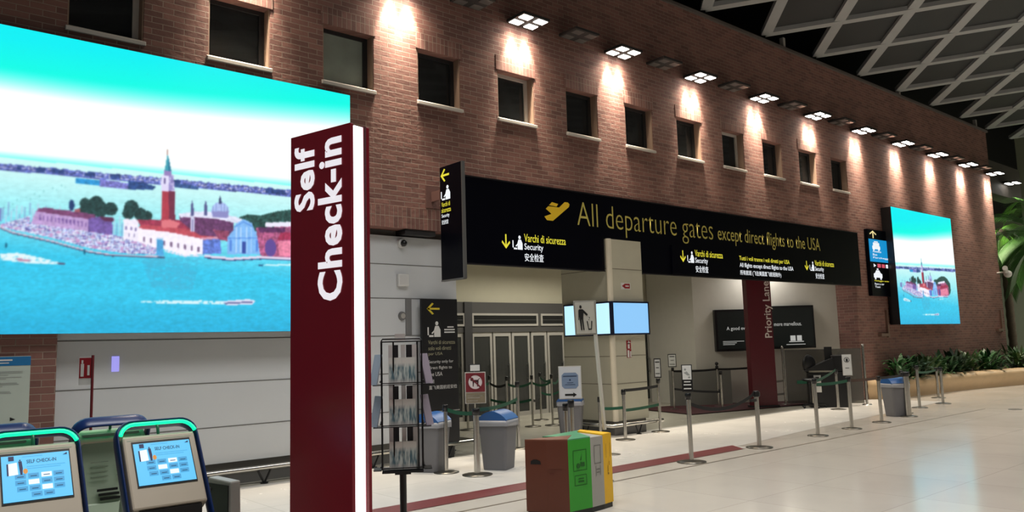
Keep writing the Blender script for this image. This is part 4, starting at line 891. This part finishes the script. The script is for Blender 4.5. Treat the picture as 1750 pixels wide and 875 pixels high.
# recycling station
ZR = .725
def cz(px, dep): p = cm(px, 700, dep); return Vector((p[0], p[1]))
Aq, Bq, Cq, Dq = cz(895, 7.76), cz(968, 7.66), cz(1042, 8.12), cz(990, 8.5)
rb = thing('recycling_bin', 'recycling bin with brown side and green, grey and yellow fronts', 'bin', (Bq.x, Bq.y, 0))
def lq(p): return (p.x-Bq.x, p.y-Bq.y)
mid = (Bq+Cq)/2; nrm = Vector((Cq.y-Bq.y, -(Cq.x-Bq.x))).normalized()
G1 = Bq+(Cq-Bq)*.46+nrm*.025; G2 = Bq+(Cq-Bq)*.76+nrm*.02
AB = (Aq+Bq)/2+Vector((Bq.y-Aq.y, -(Bq.x-Aq.x))).normalized()*.02
def slab(pts, z0, z1, m, name, sh=0):
    b = MB(); P = [lq(p) for p in pts]
    ar = sum(P[i][0]*P[(i+1) % len(P)][1]-P[(i+1) % len(P)][0]*P[i][1] for i in range(len(P)))
    if ar < 0: P = P[::-1]
    b.prism(P, z0, z1); return b.build(name, m, rb)
ctr = (Aq+Bq+Cq+Dq)/4
BRN = mat('bin_brown', (96, 46, 28), .4); BGR = mat('bin_green', (52, 160, 44), .45); BGY = mat('bin_light_grey', (168, 166, 160), .45); BYE = mat('bin_yellow', (238, 186, 20), .45)
sh = lambda p, f_=.97: ctr+(p-ctr)*f_
slab([sh(p) for p in (Aq, AB, Bq, G1, G2, Cq, Dq)], 0, .05, BLK, 'kick_plinth')
slab([Aq, AB, Bq, ctr+(Bq-ctr)*.3, Dq], .05, ZR, BRN, 'brown_module')
slab([Bq, G1, ctr+(G1-ctr)*.2, Dq, ctr+(Bq-ctr)*.3], .05, ZR, BGR, 'green_module')
slab([G1, G2, ctr+(Dq-ctr)*.9, Dq, ctr+(G1-ctr)*.2], .05, ZR, BGY, 'grey_module')
slab([G2, Cq, Dq, ctr+(Dq-ctr)*.9], .05, ZR, BYE, 'yellow_module')
slab([Aq, AB, Bq, ctr], ZR, ZR+.012, mat('brown_lid', (120, 74, 56), .4), 'brown_lid'); slab([Aq+(Dq-Aq)*.3, ctr+(Aq-ctr)*.3, ctr, Bq, G1, ctr+(Dq-ctr)*.6, Dq], ZR-.001, ZR+.01, mat('green_lid', (80, 150, 110), .4), 'green_lid'); slab([G2, Cq, Dq, Dq+(ctr-Dq)*.3], ZR, ZR+.014, BYE, 'yellow_lid')
def face(p, r_): 
    u_ = (r_-p).normalized(); return Panel((p.x-Bq.x, p.y-Bq.y, 0), (u_.x, u_.y, 0), (0, 0, 1), rb), (r_-p).length
q, L = face(Bq, G1); q.polys('green_icon', mat('dark_green_print', (22, 96, 24), .5), [rect(L*.2, L*.22, .42, .62), rect(L*.78, L*.8, .42, .62), rect(L*.2, L*.8, .615, .622), rect(L*.2, L*.8, .42, .427), disc(L*.42, .47, .025), rect(L*.52, L*.7, .46, .5), [(L*.5, .52), (L*.6, .58), (L*.56, .52)], rect(L*.25, L*.27, .28, .38), rect(L*.76, L*.78, .28, .38), rect(L*.25, L*.78, .375, .382), rect(L*.25, L*.78, .28, .287), rect(L*.4, L*.65, .31, .325), rect(L*.4, L*.65, .34, .35)])
q, L = face(G1, G2); q.polys('grey_icon', mat('grey_print2', (110, 110, 106), .5), [rect(L*.25, L*.28, .46, .64), rect(L*.75, L*.78, .46, .64), rect(L*.25, L*.78, .635, .642), rect(L*.25, L*.78, .46, .467), rect(L*.35, L*.38, .34, .44), rect(L*.7, L*.73, .34, .44), rect(L*.4, L*.65, .37, .38), rect(L*.4, L*.65, .4, .41)])
q, L = face(G2, Cq); q.polys('yellow_icon', mat('ochre_print', (150, 108, 10), .5), [rect(L*.45, L*.5, .36, .42), rect(L*.6, L*.66, .42, .46), disc(L*.5, .34, .012), rect(L*.3, L*.33, .5, .64), rect(L*.75, L*.78, .5, .64)])
q, L = face(Aq, AB); q.polys('handle_recess', BLK, [[(L*.25, .5), (L*.75, .5), (L*.72, .53), (L*.55, .545), (L*.4, .545), (L*.27, .53)]])
q, L = face(AB, Bq); q.polys('brown_print', mat('brown_print', (92, 40, 26), .5), [rect(L*.1, L*.7, .44, .45), rect(L*.15, L*.35, .4, .42)])
# litter sign on its pole
c4 = [Vector(cm(x, y, 8.4)) for x, y in ((979.6, 514.4), (1018.4, 513.6), (1020.8, 571.4), (983.6, 573))]
pb0 = cm(1033.5, 742, 8.4); ls = thing('litter_sign', 'white sign with black figure dropping litter, on a thin white pole above the recycling bin', 'sign', (pb0[0], pb0[1], ZR+.012)); O = Vector((pb0[0], pb0[1], ZR+.012))
fw = Vector((RB[0][2], RB[1][2], 0)).normalized()
b = MB(); P = [v-O for v in c4]; b.hexa([P[3], P[2], P[2]+fw*.03, P[3]+fw*.03, P[0], P[1], P[1]+fw*.03, P[0]+fw*.03]); b.build('sign_frame', mat('sign_frame_grey', (150, 148, 140), .4), ls, bevel=.004)
q = Panel(P[3], (P[2]-P[3]).normalized(), (P[0]-P[3]).normalized(), ls); W2, H2 = (P[2]-P[3]).length, (P[0]-P[3]).length
q.polys('sign_face', mat('sign_face_ivory', (196, 194, 184), .5), [rect(.014, W2-.014, .014, H2-.014)]); 
def sc(L): return [(W2*a_, H2*b_) for a_, b_ in L]
q.polys('litter_pictogram', INK, [[(W2*.31+W2*.055*math.cos(t_), H2*.82+H2*.05*math.sin(t_)) for t_ in np.linspace(0, 2*PI, 14)[:-1]], sc([(.2, .72), (.24, .75), (.4, .75), (.44, .71), (.4, .45), (.24, .45)]), sc([(.24, .46), (.32, .46), (.33, .14), (.27, .14)]), sc([(.33, .46), (.4, .46), (.43, .14), (.37, .14)]), sc([(.2, .72), (.24, .7), (.22, .44), (.18, .44)]), sc([(.42, .74), (.62, .6), (.58, .55), (.4, .66)]),
  sc([(.55, .4), (.6, .4), (.64, .16), (.61, .14)]), sc([(.76, .4), (.81, .4), (.76, .14), (.73, .16)]), sc([(.61, .14), (.76, .14), (.75, .18), (.62, .18)]), sc([(.66, .5), (.7, .52), (.7, .47)]), sc([(.63, .44), (.67, .46), (.67, .42)])], d=.008)
b = MB(); b.beam((0, 0, 0), (P[2]+(P[3]-P[2])*.08+fw*.015), .03, .03); b.build('sign_pole', mat('ivory_pole', (206, 204, 194), .4), ls)
# ------------------------------------------------------------------ STANCHIONS
def stan(P, label, h=.93, r=.028, br=.17, group='belt barrier posts', finial=False):
    t = thing('belt_stanchion', label, 'barrier post', (P[0], P[1], 0), 0, group)
    b = MB(); b.lathe([(.0, 0), (br, 0), (br, .012), (br*.6, .022), (r*1.3, .03), (0, .03)]); b.build('base', mat('dark_steel', (120, 116, 108), .3, .9), t)
    b = MB(); b.cyl((0, 0, .025), (0, 0, h-.09), r, n=14); b.build('post', STEEL, t)
    b = MB(); b.lathe([(0, h), (r*1.1, h), (r*1.35, h-.01), (r*1.35, h-.09), (0, h-.09)]); b.build('belt_head', BLK, t)
    if finial:
        b = MB(); b.sphere((0, 0, h+.05), .045); b.cyl((0, 0, h), (0, 0, h+.05), .015); b.build('finial', DARK, t)
    return t
def belt(t, Q, z0=.88, z1=.88, sag=.03, m=None, w=.05, name='belt'):
    a = t.location; d = Vector((Q[0]-a.x, Q[1]-a.y)); P = []; n = 10
    for i in range(n+1):
        s_ = i/n; z = z0+(z1-z0)*s_-sag*4*s_*(1-s_); P += [(d.x*s_, d.y*s_, z-w/2), (d.x*s_, d.y*s_, z+w/2)]
    nn = Vector((-d.y, d.x)).normalized()*.0015; P2 = [(x+nn.x, y+nn.y, z) for x, y, z in P]; k = len(P)
    b = MB(); F = [(2*i, 2*i+2, 2*i+3, 2*i+1) for i in range(n)]; b.add(P+P2, F+[tuple(j+k for j in f[::-1]) for f in F]+[(2*i+1, 2*i+3, k+2*i+3, k+2*i+1) for i in range(n)])
    return b.build(name, m or BELTK, t)
def holder(t, w, h, z0, draw, tilt=0, frame=None, yaw=None):
    a = t.location; yaw = -math.atan2(a.x, a.y) if yaw is None else yaw
    c_, s_ = math.cos(yaw), math.sin(yaw); X = lambda x, y, z: (x*c_-y*s_, x*s_+y*c_, z)
    b = MB(); b.hexa([X(-w/2, -.02, z0), X(w/2, -.02, z0), X(w/2, 0, z0), X(-w/2, 0, z0), X(-w/2, -.02, z0+h), X(w/2, -.02, z0+h), X(w/2, 0, z0+h), X(-w/2, 0, z0+h)]); hb_ = b.build('sign_holder', frame or BLK, t, bevel=.003)
    q = Panel(X(-w/2, -.02, z0), (c_, s_, 0), (0, 0, 1), hb_); draw(q, w, h)
f1 = fl(763, 808); f2 = fl(816, 812)
s1_ = stan(f1, 'steel belt post nearest the brochure rack, in front of the left litter bin', .9)
s2_ = stan(f2, 'steel post carrying the no-dogs sign between the two front litter bins', .86, r=.04, br=.2)
def dog(q, w, h):
    q.polys('sign_face', mat('dog_sign_red', (120, 34, 44), .5), [rect(.012, w-.012, h*.37, h-.012)]); q.polys('text_field', mat('sign_khaki', (126, 116, 96), .5), [rect(.012, w-.012, .012, h*.34)])
    q.polys('pictogram_disc', mat('disc_white', (214, 204, 204), .5), [disc(w/2, h*.68, w*.38, 26)], d=.006)
    cx_, cy_ = w/2, h*.68; r_ = w*.38
    ring_ = []; n = 26
    for i in range(n):
        a0, a1 = 2*PI*i/n, 2*PI*(i+1)/n; ring_.append([(cx_+r_*math.cos(a0)*.86, cy_+r_*math.sin(a0)*.86), (cx_+r_*math.cos(a0), cy_+r_*math.sin(a0)), (cx_+r_*math.cos(a1), cy_+r_*math.sin(a1)), (cx_+r_*math.cos(a1)*.86, cy_+r_*math.sin(a1)*.86)])
    dr = mat('print_maroon', (110, 30, 42), .5)
    q.polys('prohibition_ring', dr, ring_+[[(cx_-r_*.66, cy_+r_*.54), (cx_-r_*.54, cy_+r_*.66), (cx_+r_*.66, cy_-r_*.54), (cx_+r_*.54, cy_-r_*.66)]], d=.009)
    S = lambda L: [(cx_+a_*r_, cy_+b_*r_) for a_, b_ in L]
    q.polys('dog_pictogram', mat('dog_dark', (60, 26, 32), .5), [S([(-.35, -.05), (.4, .0), (.42, .28), (-.3, .28)]), S([(-.6, .2), (-.35, .12), (-.22, .45), (-.36, .6), (-.42, .45), (-.62, .36)]), S([(-.33, -.55), (-.22, -.55), (-.16, .0), (-.33, .0)]), S([(.22, -.55), (.34, -.55), (.42, .05), (.24, .0)]), S([(.36, .25), (.6, .42), (.56, .5), (.34, .34)])], d=.0075)
    q.polys('small_print', PAPER, [rect(.03, w-.05, h*.24, h*.26), rect(.03, w-.08, h*.18, h*.195), rect(.03, w*.6, h*.08, h*.1)])
holder(s2_, .275, .41, .92, dog, frame=mat('pale_frame', (190, 188, 182), .4))
holder(s2_, .15, .1, 1.335, lambda q, w, h: q.polys('paper_slip', PAPER, [rect(.012, w-.012, .01, h-.012)]))
belt(s1_, f2, .84, .8, .03, BELTG)
f3 = fl(887, 767); s3 = stan(f3, 'tall thin steel post directly left of the recycling bin, behind its top corner', 1.08)
belt(s2_, f3, .84, .8, .04, BELTG)
# queue lane posts between the gates
inner = [(868, 733, 'right behind the blue lid of the front right bin'), (911, 729, 'left post of the lane in front of the gate doors'), (925, 718, 'thin rear post in front of the third gate door'), (945, 727, 'lane post left of the white column'), (800, 735, 'behind the no-dogs sign, at the gate door edge'), (958, 716, 'rear lane post beside the white column'), (838, 728, 'behind the right litter bin, left side'), (1027, 754, 'short-looking post in front of the column, left of the sign pole')]
prev = None; ist = []
for i, (px, py, lb) in enumerate(inner):
    P = fl(px, py); t = stan(P, 'steel belt post '+lb, 1.05 if i < 7 else .75, r=.024); ist.append((t, P))
for i, j, z in ((0, 1, .9), (1, 3, .9), (3, 5, .9), (2, 5, .62), (4, 6, .9), (6, 0, .9), (1, 2, .55), (3, 2, .95), (6, 1, .55)): belt(ist[i][0], ist[j][1], z, z, .07, BELTG if (i+j) % 3 else BELTK)
# post with the white leaflet sign
P = cm(976, 700, 9.6); s = stan(P, 'steel post holding the white sign with pale blue field above the recycling bin', .98, r=.03)
P2 = cm(966, 700, 9.75); s_b = stan(P2, 'second steel post close left of the white sign', .93, r=.026)
def leaf(q, w, h):
    q.polys('sign_face', mat('sheet_white', (205, 208, 212), .5), [rect(.01, w-.01, .01, h-.01)])
    c = mat('pale_blue_print', (120, 140, 168), .5); r_ = .03; x0, x1, y0, y1 = w*.14, w*.86, h*.32, h*.8
    q.polys('blue_field', c, [[(x0+r_, y0), (x1-r_, y0), (x1, y0+r_), (x1, y1-r_), (x1-r_, y1), (x0+r_, y1), (x0, y1-r_), (x0, y0+r_)]], d=.006)
    q.polys('print_lines', mat('print_navy', (50, 66, 96), .5), [rect(w*.2, w*.8, h*.68, h*.71), disc(w/2, h*.58, w*.04), rect(w*.36, w*.64, h*.49, h*.505), rect(w*.28, w*.72, h*.43, h*.445), ], d=.008)
    q.polys('black_arrow', INK, [[(w*.26, h*.1), (w*.62, h*.1), (w*.62, h*.06), (w*.78, h*.13), (w*.62, h*.2), (w*.62, h*.16), (w*.26, h*.16)]], d=.006)
holder(s, .28, .4, .99, leaf, frame=mat('pale_frame', (190, 188, 182), .4))
# posts right of the column
f = fl(1069, 752); sa_ = stan(f, 'steel belt post in front of the beige column', .86, r=.03)
f4 = fl(1129, 738); sb_ = stan(f4, 'steel post with small pale sign just right of the beige column', .98, r=.028)
belt(sa_, f4, .84, .84, .01); belt(sa_, fl(1027, 754), .55, .55, .01, BELTG); belt(sb_, f, .5, .5, .01, BELTG, name='lower_belt')
def small(q, w, h):
    q.polys('sign_face', mat('notice_face', (178, 180, 178), .5), [rect(.015, w-.015, .02, h-.02)]); q.polys('print_lines', INK, [rect(w*.2, w*.8, h*.78, h*.84), rect(w*.2, w*.8, h*.2, h*.24), rect(w*.3, w*.7, h*.5, h*.54)], d=.006)
holder(sb_, .13, .36, .99, small)
f5 = fl(1153, 700); sc_ = stan(f5, 'steel post with pale sign in front of the glass doors, right of the column', 1.02, r=.026); holder(sc_, .2, .32, 1.03, small)
f6 = fl(1182, 790); sd_ = stan(f6, 'nearest steel post with black and white sign, standing on the red floor stripe', .94, r=.032, br=.2)
def bw(q, w, h):
    q.polys('sign_face', PAPER, [rect(.012, w-.012, h*.45, h-.012)]); q.polys('pictogram', TXG, [[(w*.2, h*.7), (w*.5, h*.75), (w*.8, h*.6), (w*.55, h*.6)], disc(w*.35, h*.82, .015), rect(w*.6, w*.8, h*.5, h*.56)], d=.006)
    q.polys('print_lines', PAPER, [rect(w*.2, w*.8, h*.35, h*.39), rect(w*.15, w*.85, h*.24, h*.28), rect(w*.15, w*.85, h*.1, h*.14)], d=.006)
holder(sd_, .145, .375, .955, bw)
f7 = fl(1298, 765); se_ = stan(f7, 'steel post at the end of the red floor stripe', .86, r=.034, br=.2)
b = MB(); b.cyl((0, 0, .78), (0, 0, .84), .06); b.box(-.16, .0, -.02, .02, .7, .74); b.build('belt_receiver', BLK, se_)
belt(sd_, f7, .80, .84, .16, BELTK)
rear = [(1229, 695, 1.02, 'black-topped post left, under the left advertising screen'), (1284, 692, 1.02, 'black-topped post just left of the red pylon'), (1235, 700, .92, 'plain post beside the left black-topped post'), (1309, 696, .9, 'plain post in front of the red pylon')]
rs = []
for i, (px, py, h, lb) in enumerate(rear): rs.append((stan(fl(px, py), lb+' in the lobby', h, r=.028, finial=i < 2), fl(px, py)))
belt(sc_, rs[0][1], .93, .93, .02); belt(rs[0][0], rs[1][1], .93, .93, .01); belt(rs[1][0], rs[3][1], .88, .88, .01); belt(sc_, rs[2][1], .5, .42, .02, name='lower_belt'); belt(rs[2][0], rs[0][1], .42, .42, .0)
belt(rs[3][0], fl(1343, 694), .6, .62, .01, mat('grey_belt', (110, 106, 100), .6)); belt(rs[3][0], fl(1343, 694), .3, .3, .01, MATS['grey_belt'], name='lower_belt')
right = [(1398, 745, .96, 'nearest post in front of the security podium', None), (1433, 700, .9, 'post behind, against the podium front', None), (1456, 733, .93, 'post with white card sign in front of the podium', 'card'), (1507, 722, .88, 'single post between podium and far litter bin', None),
         (1553, 712, .9, 'pair of posts right beside the far litter bin, front one', None), (1546, 706, .9, 'pair of posts right beside the far litter bin, rear one', None), (1572, 697, .95, 'post with green belt at the planter, left end', None), (1604, 680, .78, 'post with green belt at the planter, right end', None), (1612, 690, .86, 'rightmost post, in front of the planter', None)]
rr = []
for px, py, h, lb, k in right: rr.append((stan(fl(px, py), 'steel belt '+lb, h, r=.032 if px != 1553 else .06), fl(px, py)))
def card(q, w, h):
    q.polys('sign_face', PAPER, [rect(.008, w-.008, .008, h-.008)]); cx_, cy_, r_ = w/2, h*.74, w*.3
    q.polys('round_symbol', INK, [[(cx_+r_*math.cos(2*PI*i/16)*k_, cy_+r_*math.sin(2*PI*i/16)*k_) for i, k_ in ((i, 1), (i+1, 1), (i+1, .8), (i, .8))] for i in range(16)]+[rect(w*.4, w*.62, h*.66, h*.8), rect(w*.3, w*.7, h*.34, h*.37)], d=.006)
holder(rr[2][0], .16, .38, .95, card, frame=mat('pale_frame', (190, 188, 182), .4))
belt(rr[0][0], rr[2][1], .86, .86, .02, BELTG); belt(rr[0][0], rr[1][1], .9, .9, .02, BELTG, name='rear_belt'); belt(rr[6][0], rr[7][1], .8, .72, .03, BELTG)
belt(rr[3][0], rr[4][1], .84, .84, .01, BELTK); belt(rr[2][0], rr[3][1], .86, .84, .01, mat('brown_belt', (70, 50, 40), .7))
# small floor fittings
for px, py, lb in ((1046, 777, 'small round floor fitting right of the recycling bin, behind the stripe'), (1045, 822, 'tiny round floor stud right of the recycling bin, before the stripe'), (1735, 700, 'small dark floor socket at the right edge')):
    P = fl(px, py); t = MB(); r_ = .13 if px != 1045 else .03; t.lathe([(0, .012), (r_*.8, .012), (r_, .004), (r_, .0)]); o = t.build('floor_fitting', mat('fitting_grey', (120, 116, 108), .4, .5), None, loc=(P[0], P[1], .002)); tag(o, lb, 'floor fitting')
# ------------------------------------------------------------------ PODIUM, CHAIR
P = fl(1436, 696); rz = -math.atan2(P[0], P[1])*.9
pd = thing('security_podium', 'black security podium with slanted counter and tall dark monitor mast', 'desk', (P[0], P[1]+.3, 0), rz)
b = MB(); b.box(-.42, .42, -.25, .25, 0, .82); b.build('podium_body', BLK, pd, bevel=.01)
b = MB(); b.box(.12, .45, -.2, .3, .82, 1.22); b.build('podium_cabinet', BLK, pd, bevel=.02)
b = MB(); b.hexa([(-.5, -.3, .86), (.16, -.3, .86), (.16, .2, .86), (-.5, .2, .86), (-.45, -.3, .9), (.14, -.3, 1.16), (.14, .2, 1.16), (-.45, .2, .9)]); b.build('slanted_top', BLK, pd)
b = MB(); b.box(-.4, .14, -.32, -.29, .83, .87); b.build('counter_edge', mat('counter_grey', (110, 108, 98), .5), pd)
b = MB(); b.box(.0, .17, -.05, .02, .9, 1.42); b.build('monitor_mast', BLK, pd)
b = MB(); b.box(-.3, -.14, -.262, -.25, .56, .76); b.box(-.29, -.14, -.262, -.25, .36, .5); b.build('paper_notice', PAPER, pd)
b = MB(); b.box(-.26, -.18, -.266, -.262, .62, .72); b.build('notice_print', INK, pd)
P = fl(1391, 697); ch = thing('office_chair', 'black office chair with rounded backrest, left of the security podium', 'chair', (P[0], P[1], 0), rz)
b = MB(); b.sphere((-.03, .12, 1.02), .2, sx=.75, sy=.22, sz=1.15); b.build('backrest', BLK, ch)
b = MB(); b.tube([(-.03, .13, .85), (-.03, .14, .7), (0, .05, .62)], .025); b.build('back_support', BLK, ch)
b = MB(); b.sphere((0, -.05, .66), .24, sz=.2); b.build('seat', BLK, ch)
b = MB(); b.cyl((0, 0, .1), (0, 0, .63), .03); b.build('gas_post', STEEL, ch)
for k in range(5):
    a_ = 2*PI*k/5; b = MB(); b.beam((0, 0, .1), (.27*math.cos(a_), .27*math.sin(a_), .07), .04, .03); b.sphere((.27*math.cos(a_), .27*math.sin(a_), .03), .03); b.build('leg', BLK, ch)
# tripod-like little device in front of the glass
P = onwall(1403); t = thing('belt_wall_post', 'thin dark post with round head standing behind the glass screen', 'post', (P[0]-.5, P[1]-.7, 0)); b = MB(); b.cyl((0, 0, .0), (0, 0, 1.25), .02, n=8); b.lathe([(0, .02), (.14, .015), (.15, 0)]); b.build('post', DARK, t); b = MB(); b.sphere((0, 0, 1.0), .05); b.build('post_head', BLK, t)
# ------------------------------------------------------------------ PLANTER, SHRUBS, PALM
pl_ = [(20.45, 9.86), (20.7, 9.66), (21.3, 9.42), (22.2, 9.26), (23.5, 9.18), (24.9, 9.08), (26.3, 8.88), (27.9, 8.56), (30, 8.2), (33, 7.9)]
PR = [(0, 0), (0, .1), (-.06, .22), (-.1, .34), (-.08, .43), (-.02, .49), (.08, .51), (.3, .51), (.36, .48), (.36, .36)]
pv = thing('planter', 'long curved stone-coloured planter kerb in front of the brick wall', 'planter', (pl_[0][0], pl_[0][1], 0))
b = MB(); V = []; npf = len(PR)
sm = []
for i in range(len(pl_)-1):
    for k in range(4):
        t_ = k/4; g = lambda j: np.array(pl_[max(0, min(len(pl_)-1, j))]); p0, p1, p2, p3 = g(i-1), g(i), g(i+1), g(i+2)
        sm.append(.5*((2*p1)+(-p0+p2)*t_+(2*p0-5*p1+4*p2-p3)*t_**2+(-p0+3*p1-3*p2+p3)*t_**3))
sm.append(np.array(pl_[-1]))
for i, p in enumerate(sm):
    d = sm[min(i+1, len(sm)-1)]-sm[max(i-1, 0)]; d = d/np.linalg.norm(d); n_ = np.array([-d[1], d[0]])
    for o_, z in PR: qx = p+n_*(o_+.1); V.append((qx[0]-pl_[0][0], min(qx[1], D-.02)-pl_[0][1], z))
b.add(V, [(i*npf+k, (i+1)*npf+k, (i+1)*npf+k+1, i*npf+k+1) for i in range(len(sm)-1) for k in range(npf-1)], True)
b.build('planter_kerb', mat('planter_sandstone', (196, 168, 130), .5, noise=.08), pv)
b = MB(); S_ = [(x-pl_[0][0], y+.35-pl_[0][1]) for x, y in pl_[2:]]+[(33-pl_[0][0], D-.02-pl_[0][1]), (21-pl_[0][0], D-.02-pl_[0][1])]; b.add([(x, y, .4) for x, y in S_], [tuple(range(len(S_)))]); b.build('soil', mat('soil', (40, 32, 26), .9), pv)
def leafblade(b, base, dr, L, w, droop, seg=4):
    dr = Vector(dr).normalized(); side = dr.cross(Vector((0, 0, 1))); side = side.normalized() if side.length > .01 else Vector((1, 0, 0)); P = []
    p = Vector(base); v = dr.copy()
    for i in range(seg+1):
        s_ = i/seg; ww = w*math.sin(PI*min(.96, .12+s_*.86))*.5; P += [p-side*ww, p+side*ww]; p = p+v*(L/seg); v = (v+Vector((0, 0, -droop/seg))).normalized()
    b.add(P, [(2*i, 2*i+1, 2*i+3, 2*i+2) for i in range(seg)])
greens = [mat('leaf_dark_green', (38, 84, 40), .45), mat('leaf_deep_green', (26, 60, 34), .45), mat('leaf_olive_green', (60, 92, 44), .45)]
where = ['leftmost, behind the belt posts', 'second from the left end', 'third from the left end', 'fourth from the left end', 'fifth, below the tall screen', 'sixth, below the right edge of the tall screen', 'seventh, just right of the tall screen', 'eighth from the left end', 'ninth, near the wall corner', 'tenth, at the wall corner', 'eleventh, under the palm', 'last, at the right photo edge']
def onp(x):
    xs_ = [p[0] for p in pl_]; ys_ = [p[1] for p in pl_]; return float(np.interp(x, xs_, ys_))
for i in range(12):
    x = 21.6+i*.93; yf = onp(x)+.5; y = (yf+D)/2 if i % 2 else yf+.1; y = min(y, D-.35)
    t = thing('leafy_shrub', 'dark green leafy shrub in the planter, '+where[i], 'plant', (x, y, .4), 0, 'shrubs in the planter')
    b = MB(); st_ = MB(); n = 120
    for k in range(n):
        a_ = random.uniform(0, 2*PI); el = random.uniform(.15, 1.3); r0 = random.uniform(.05, .38); h0 = random.uniform(.0, .5)
        leafblade(b, (r0*math.cos(a_), min(r0*math.sin(a_), D-y-.3), h0), (math.cos(a_)*math.cos(el), math.sin(a_)*math.cos(el)*(.5 if math.sin(a_) > 0 else 1), math.sin(el)), random.uniform(.22, .42), random.uniform(.07, .12), random.uniform(.5, 1.4), 3)
    for v_i, v in enumerate(b.v):
        if v[1]+y > D-.03: b.v[v_i] = (v[0], D-.03-y, v[2])
    for k in range(6): a_ = k*1.05; st_.cyl((0, 0, -.02), (.2*math.cos(a_), .12*math.sin(a_), .45), .012, .006, n=6)
    b.build('foliage', greens[i % 3], t); st_.build('stems', mat('stem_brown', (60, 50, 34), .7), t)
P = fl(1722, 640, .45); t = thing('grey_leaf_plant', 'pale grey-leaved plant on the planter at the right edge', 'plant', (29.2, 8.95, .45))
b = MB()
for k in range(40):
    a_ = random.uniform(0, 2*PI); el = random.uniform(.3, 1.2); leafblade(b, (0, 0, 0), (math.cos(a_)*math.cos(el), math.sin(a_)*math.cos(el), math.sin(el)), random.uniform(.4, .7), .09, .8, 4)
b.build('foliage', mat('grey_leaf', (112, 110, 108), .6), t)
# palm
def palm(x, y, H, label, nf, LR, seed, mt):
    random.seed(seed); t = thing('palm_tree', label, 'palm', (x, y, .4))
    b = MB(); pr_ = [(.2, 0)]+[(.15+.02*(k % 2), k*H/24) for k in range(1, 24)]+[(.2, H), (.26, H+.25), (.05, H+.5)]; b.lathe(pr_, n=14); b.build('trunk', mat('palm_trunk', (66, 54, 40), .9, noise=.3, nscale=12, bump=.5), t)
    for k in range(nf):
        a_ = 2*PI*k/nf*2.4+random.uniform(-.2, .2); el = random.uniform(-.5, 1.3); L = LR*random.uniform(.8, 1.05); b = MB(); v = Vector((math.cos(a_)*math.cos(el), math.sin(a_)*math.cos(el), math.sin(el))); p = Vector((0, 0, H+.3)); path = [p.copy()]; n = 12; side = Vector((-math.sin(a_), math.cos(a_), 0))
        for i in range(n):
            p = p+v*(L/n); v = (v+Vector((0, 0, -.12))).normalized(); path.append(p.copy())
            if i > 2:
                for s_ in (-1, 1):
                    for q_ in (0, .33, .66):
                        pp = p-v*(L/n)*q_; dd = (side*s_+v*.9+Vector((0, 0, -.25))).normalized(); leafblade(b, pp, dd, .66*(1-.5*abs(i/n-.55)), .042, .6, 3)
        for i in range(len(path)-1): b.cyl(path[i], path[i+1], .018, .014, n=5, caps=False)
        m_ = min(z for _, _, z in b.v)
        for vi, w_ in enumerate(b.v):
            X_, Y_ = w_[0]+x, w_[1]+y
            if X_ < XE+.05 and Y_ > D-.06: b.v[vi] = (w_[0], D-.06-y, w_[2])
        b.build('frond', mt, t)
    return t
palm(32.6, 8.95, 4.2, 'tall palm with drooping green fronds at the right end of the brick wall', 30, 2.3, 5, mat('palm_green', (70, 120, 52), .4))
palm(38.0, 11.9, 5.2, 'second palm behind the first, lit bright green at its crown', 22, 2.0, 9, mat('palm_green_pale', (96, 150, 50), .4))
t = thing('ceiling_floodlight', 'bright floodlight glowing above the palms at the right photo edge', 'lamp', (36.9, 12.6, 7.6)); b = MB(); b.box(-.3, .3, -.3, .3, 0, .1); b.cyl((0, 0, .1), (0, 0, 1.2), .03); b.build('housing', DARK, t); b = MB(); b.box(-.26, .26, -.26, .26, -.02, 0); b.build('lens', emis('flood_led', (255, 250, 240), 14), t)
l = bpy.data.lights.new('flood_beam', 'SPOT'); l.energy = 900; l.spot_size = math.radians(110); l.spot_blend = .6; l.shadow_soft_size = .2; l.color = (1, .97, .85)
q = bpy.data.objects.new('flood_beam', l); COL.objects.link(q); q.location = (36.9, 12.6, 7.5); q.rotation_euler = (math.radians(10), 0, 0)
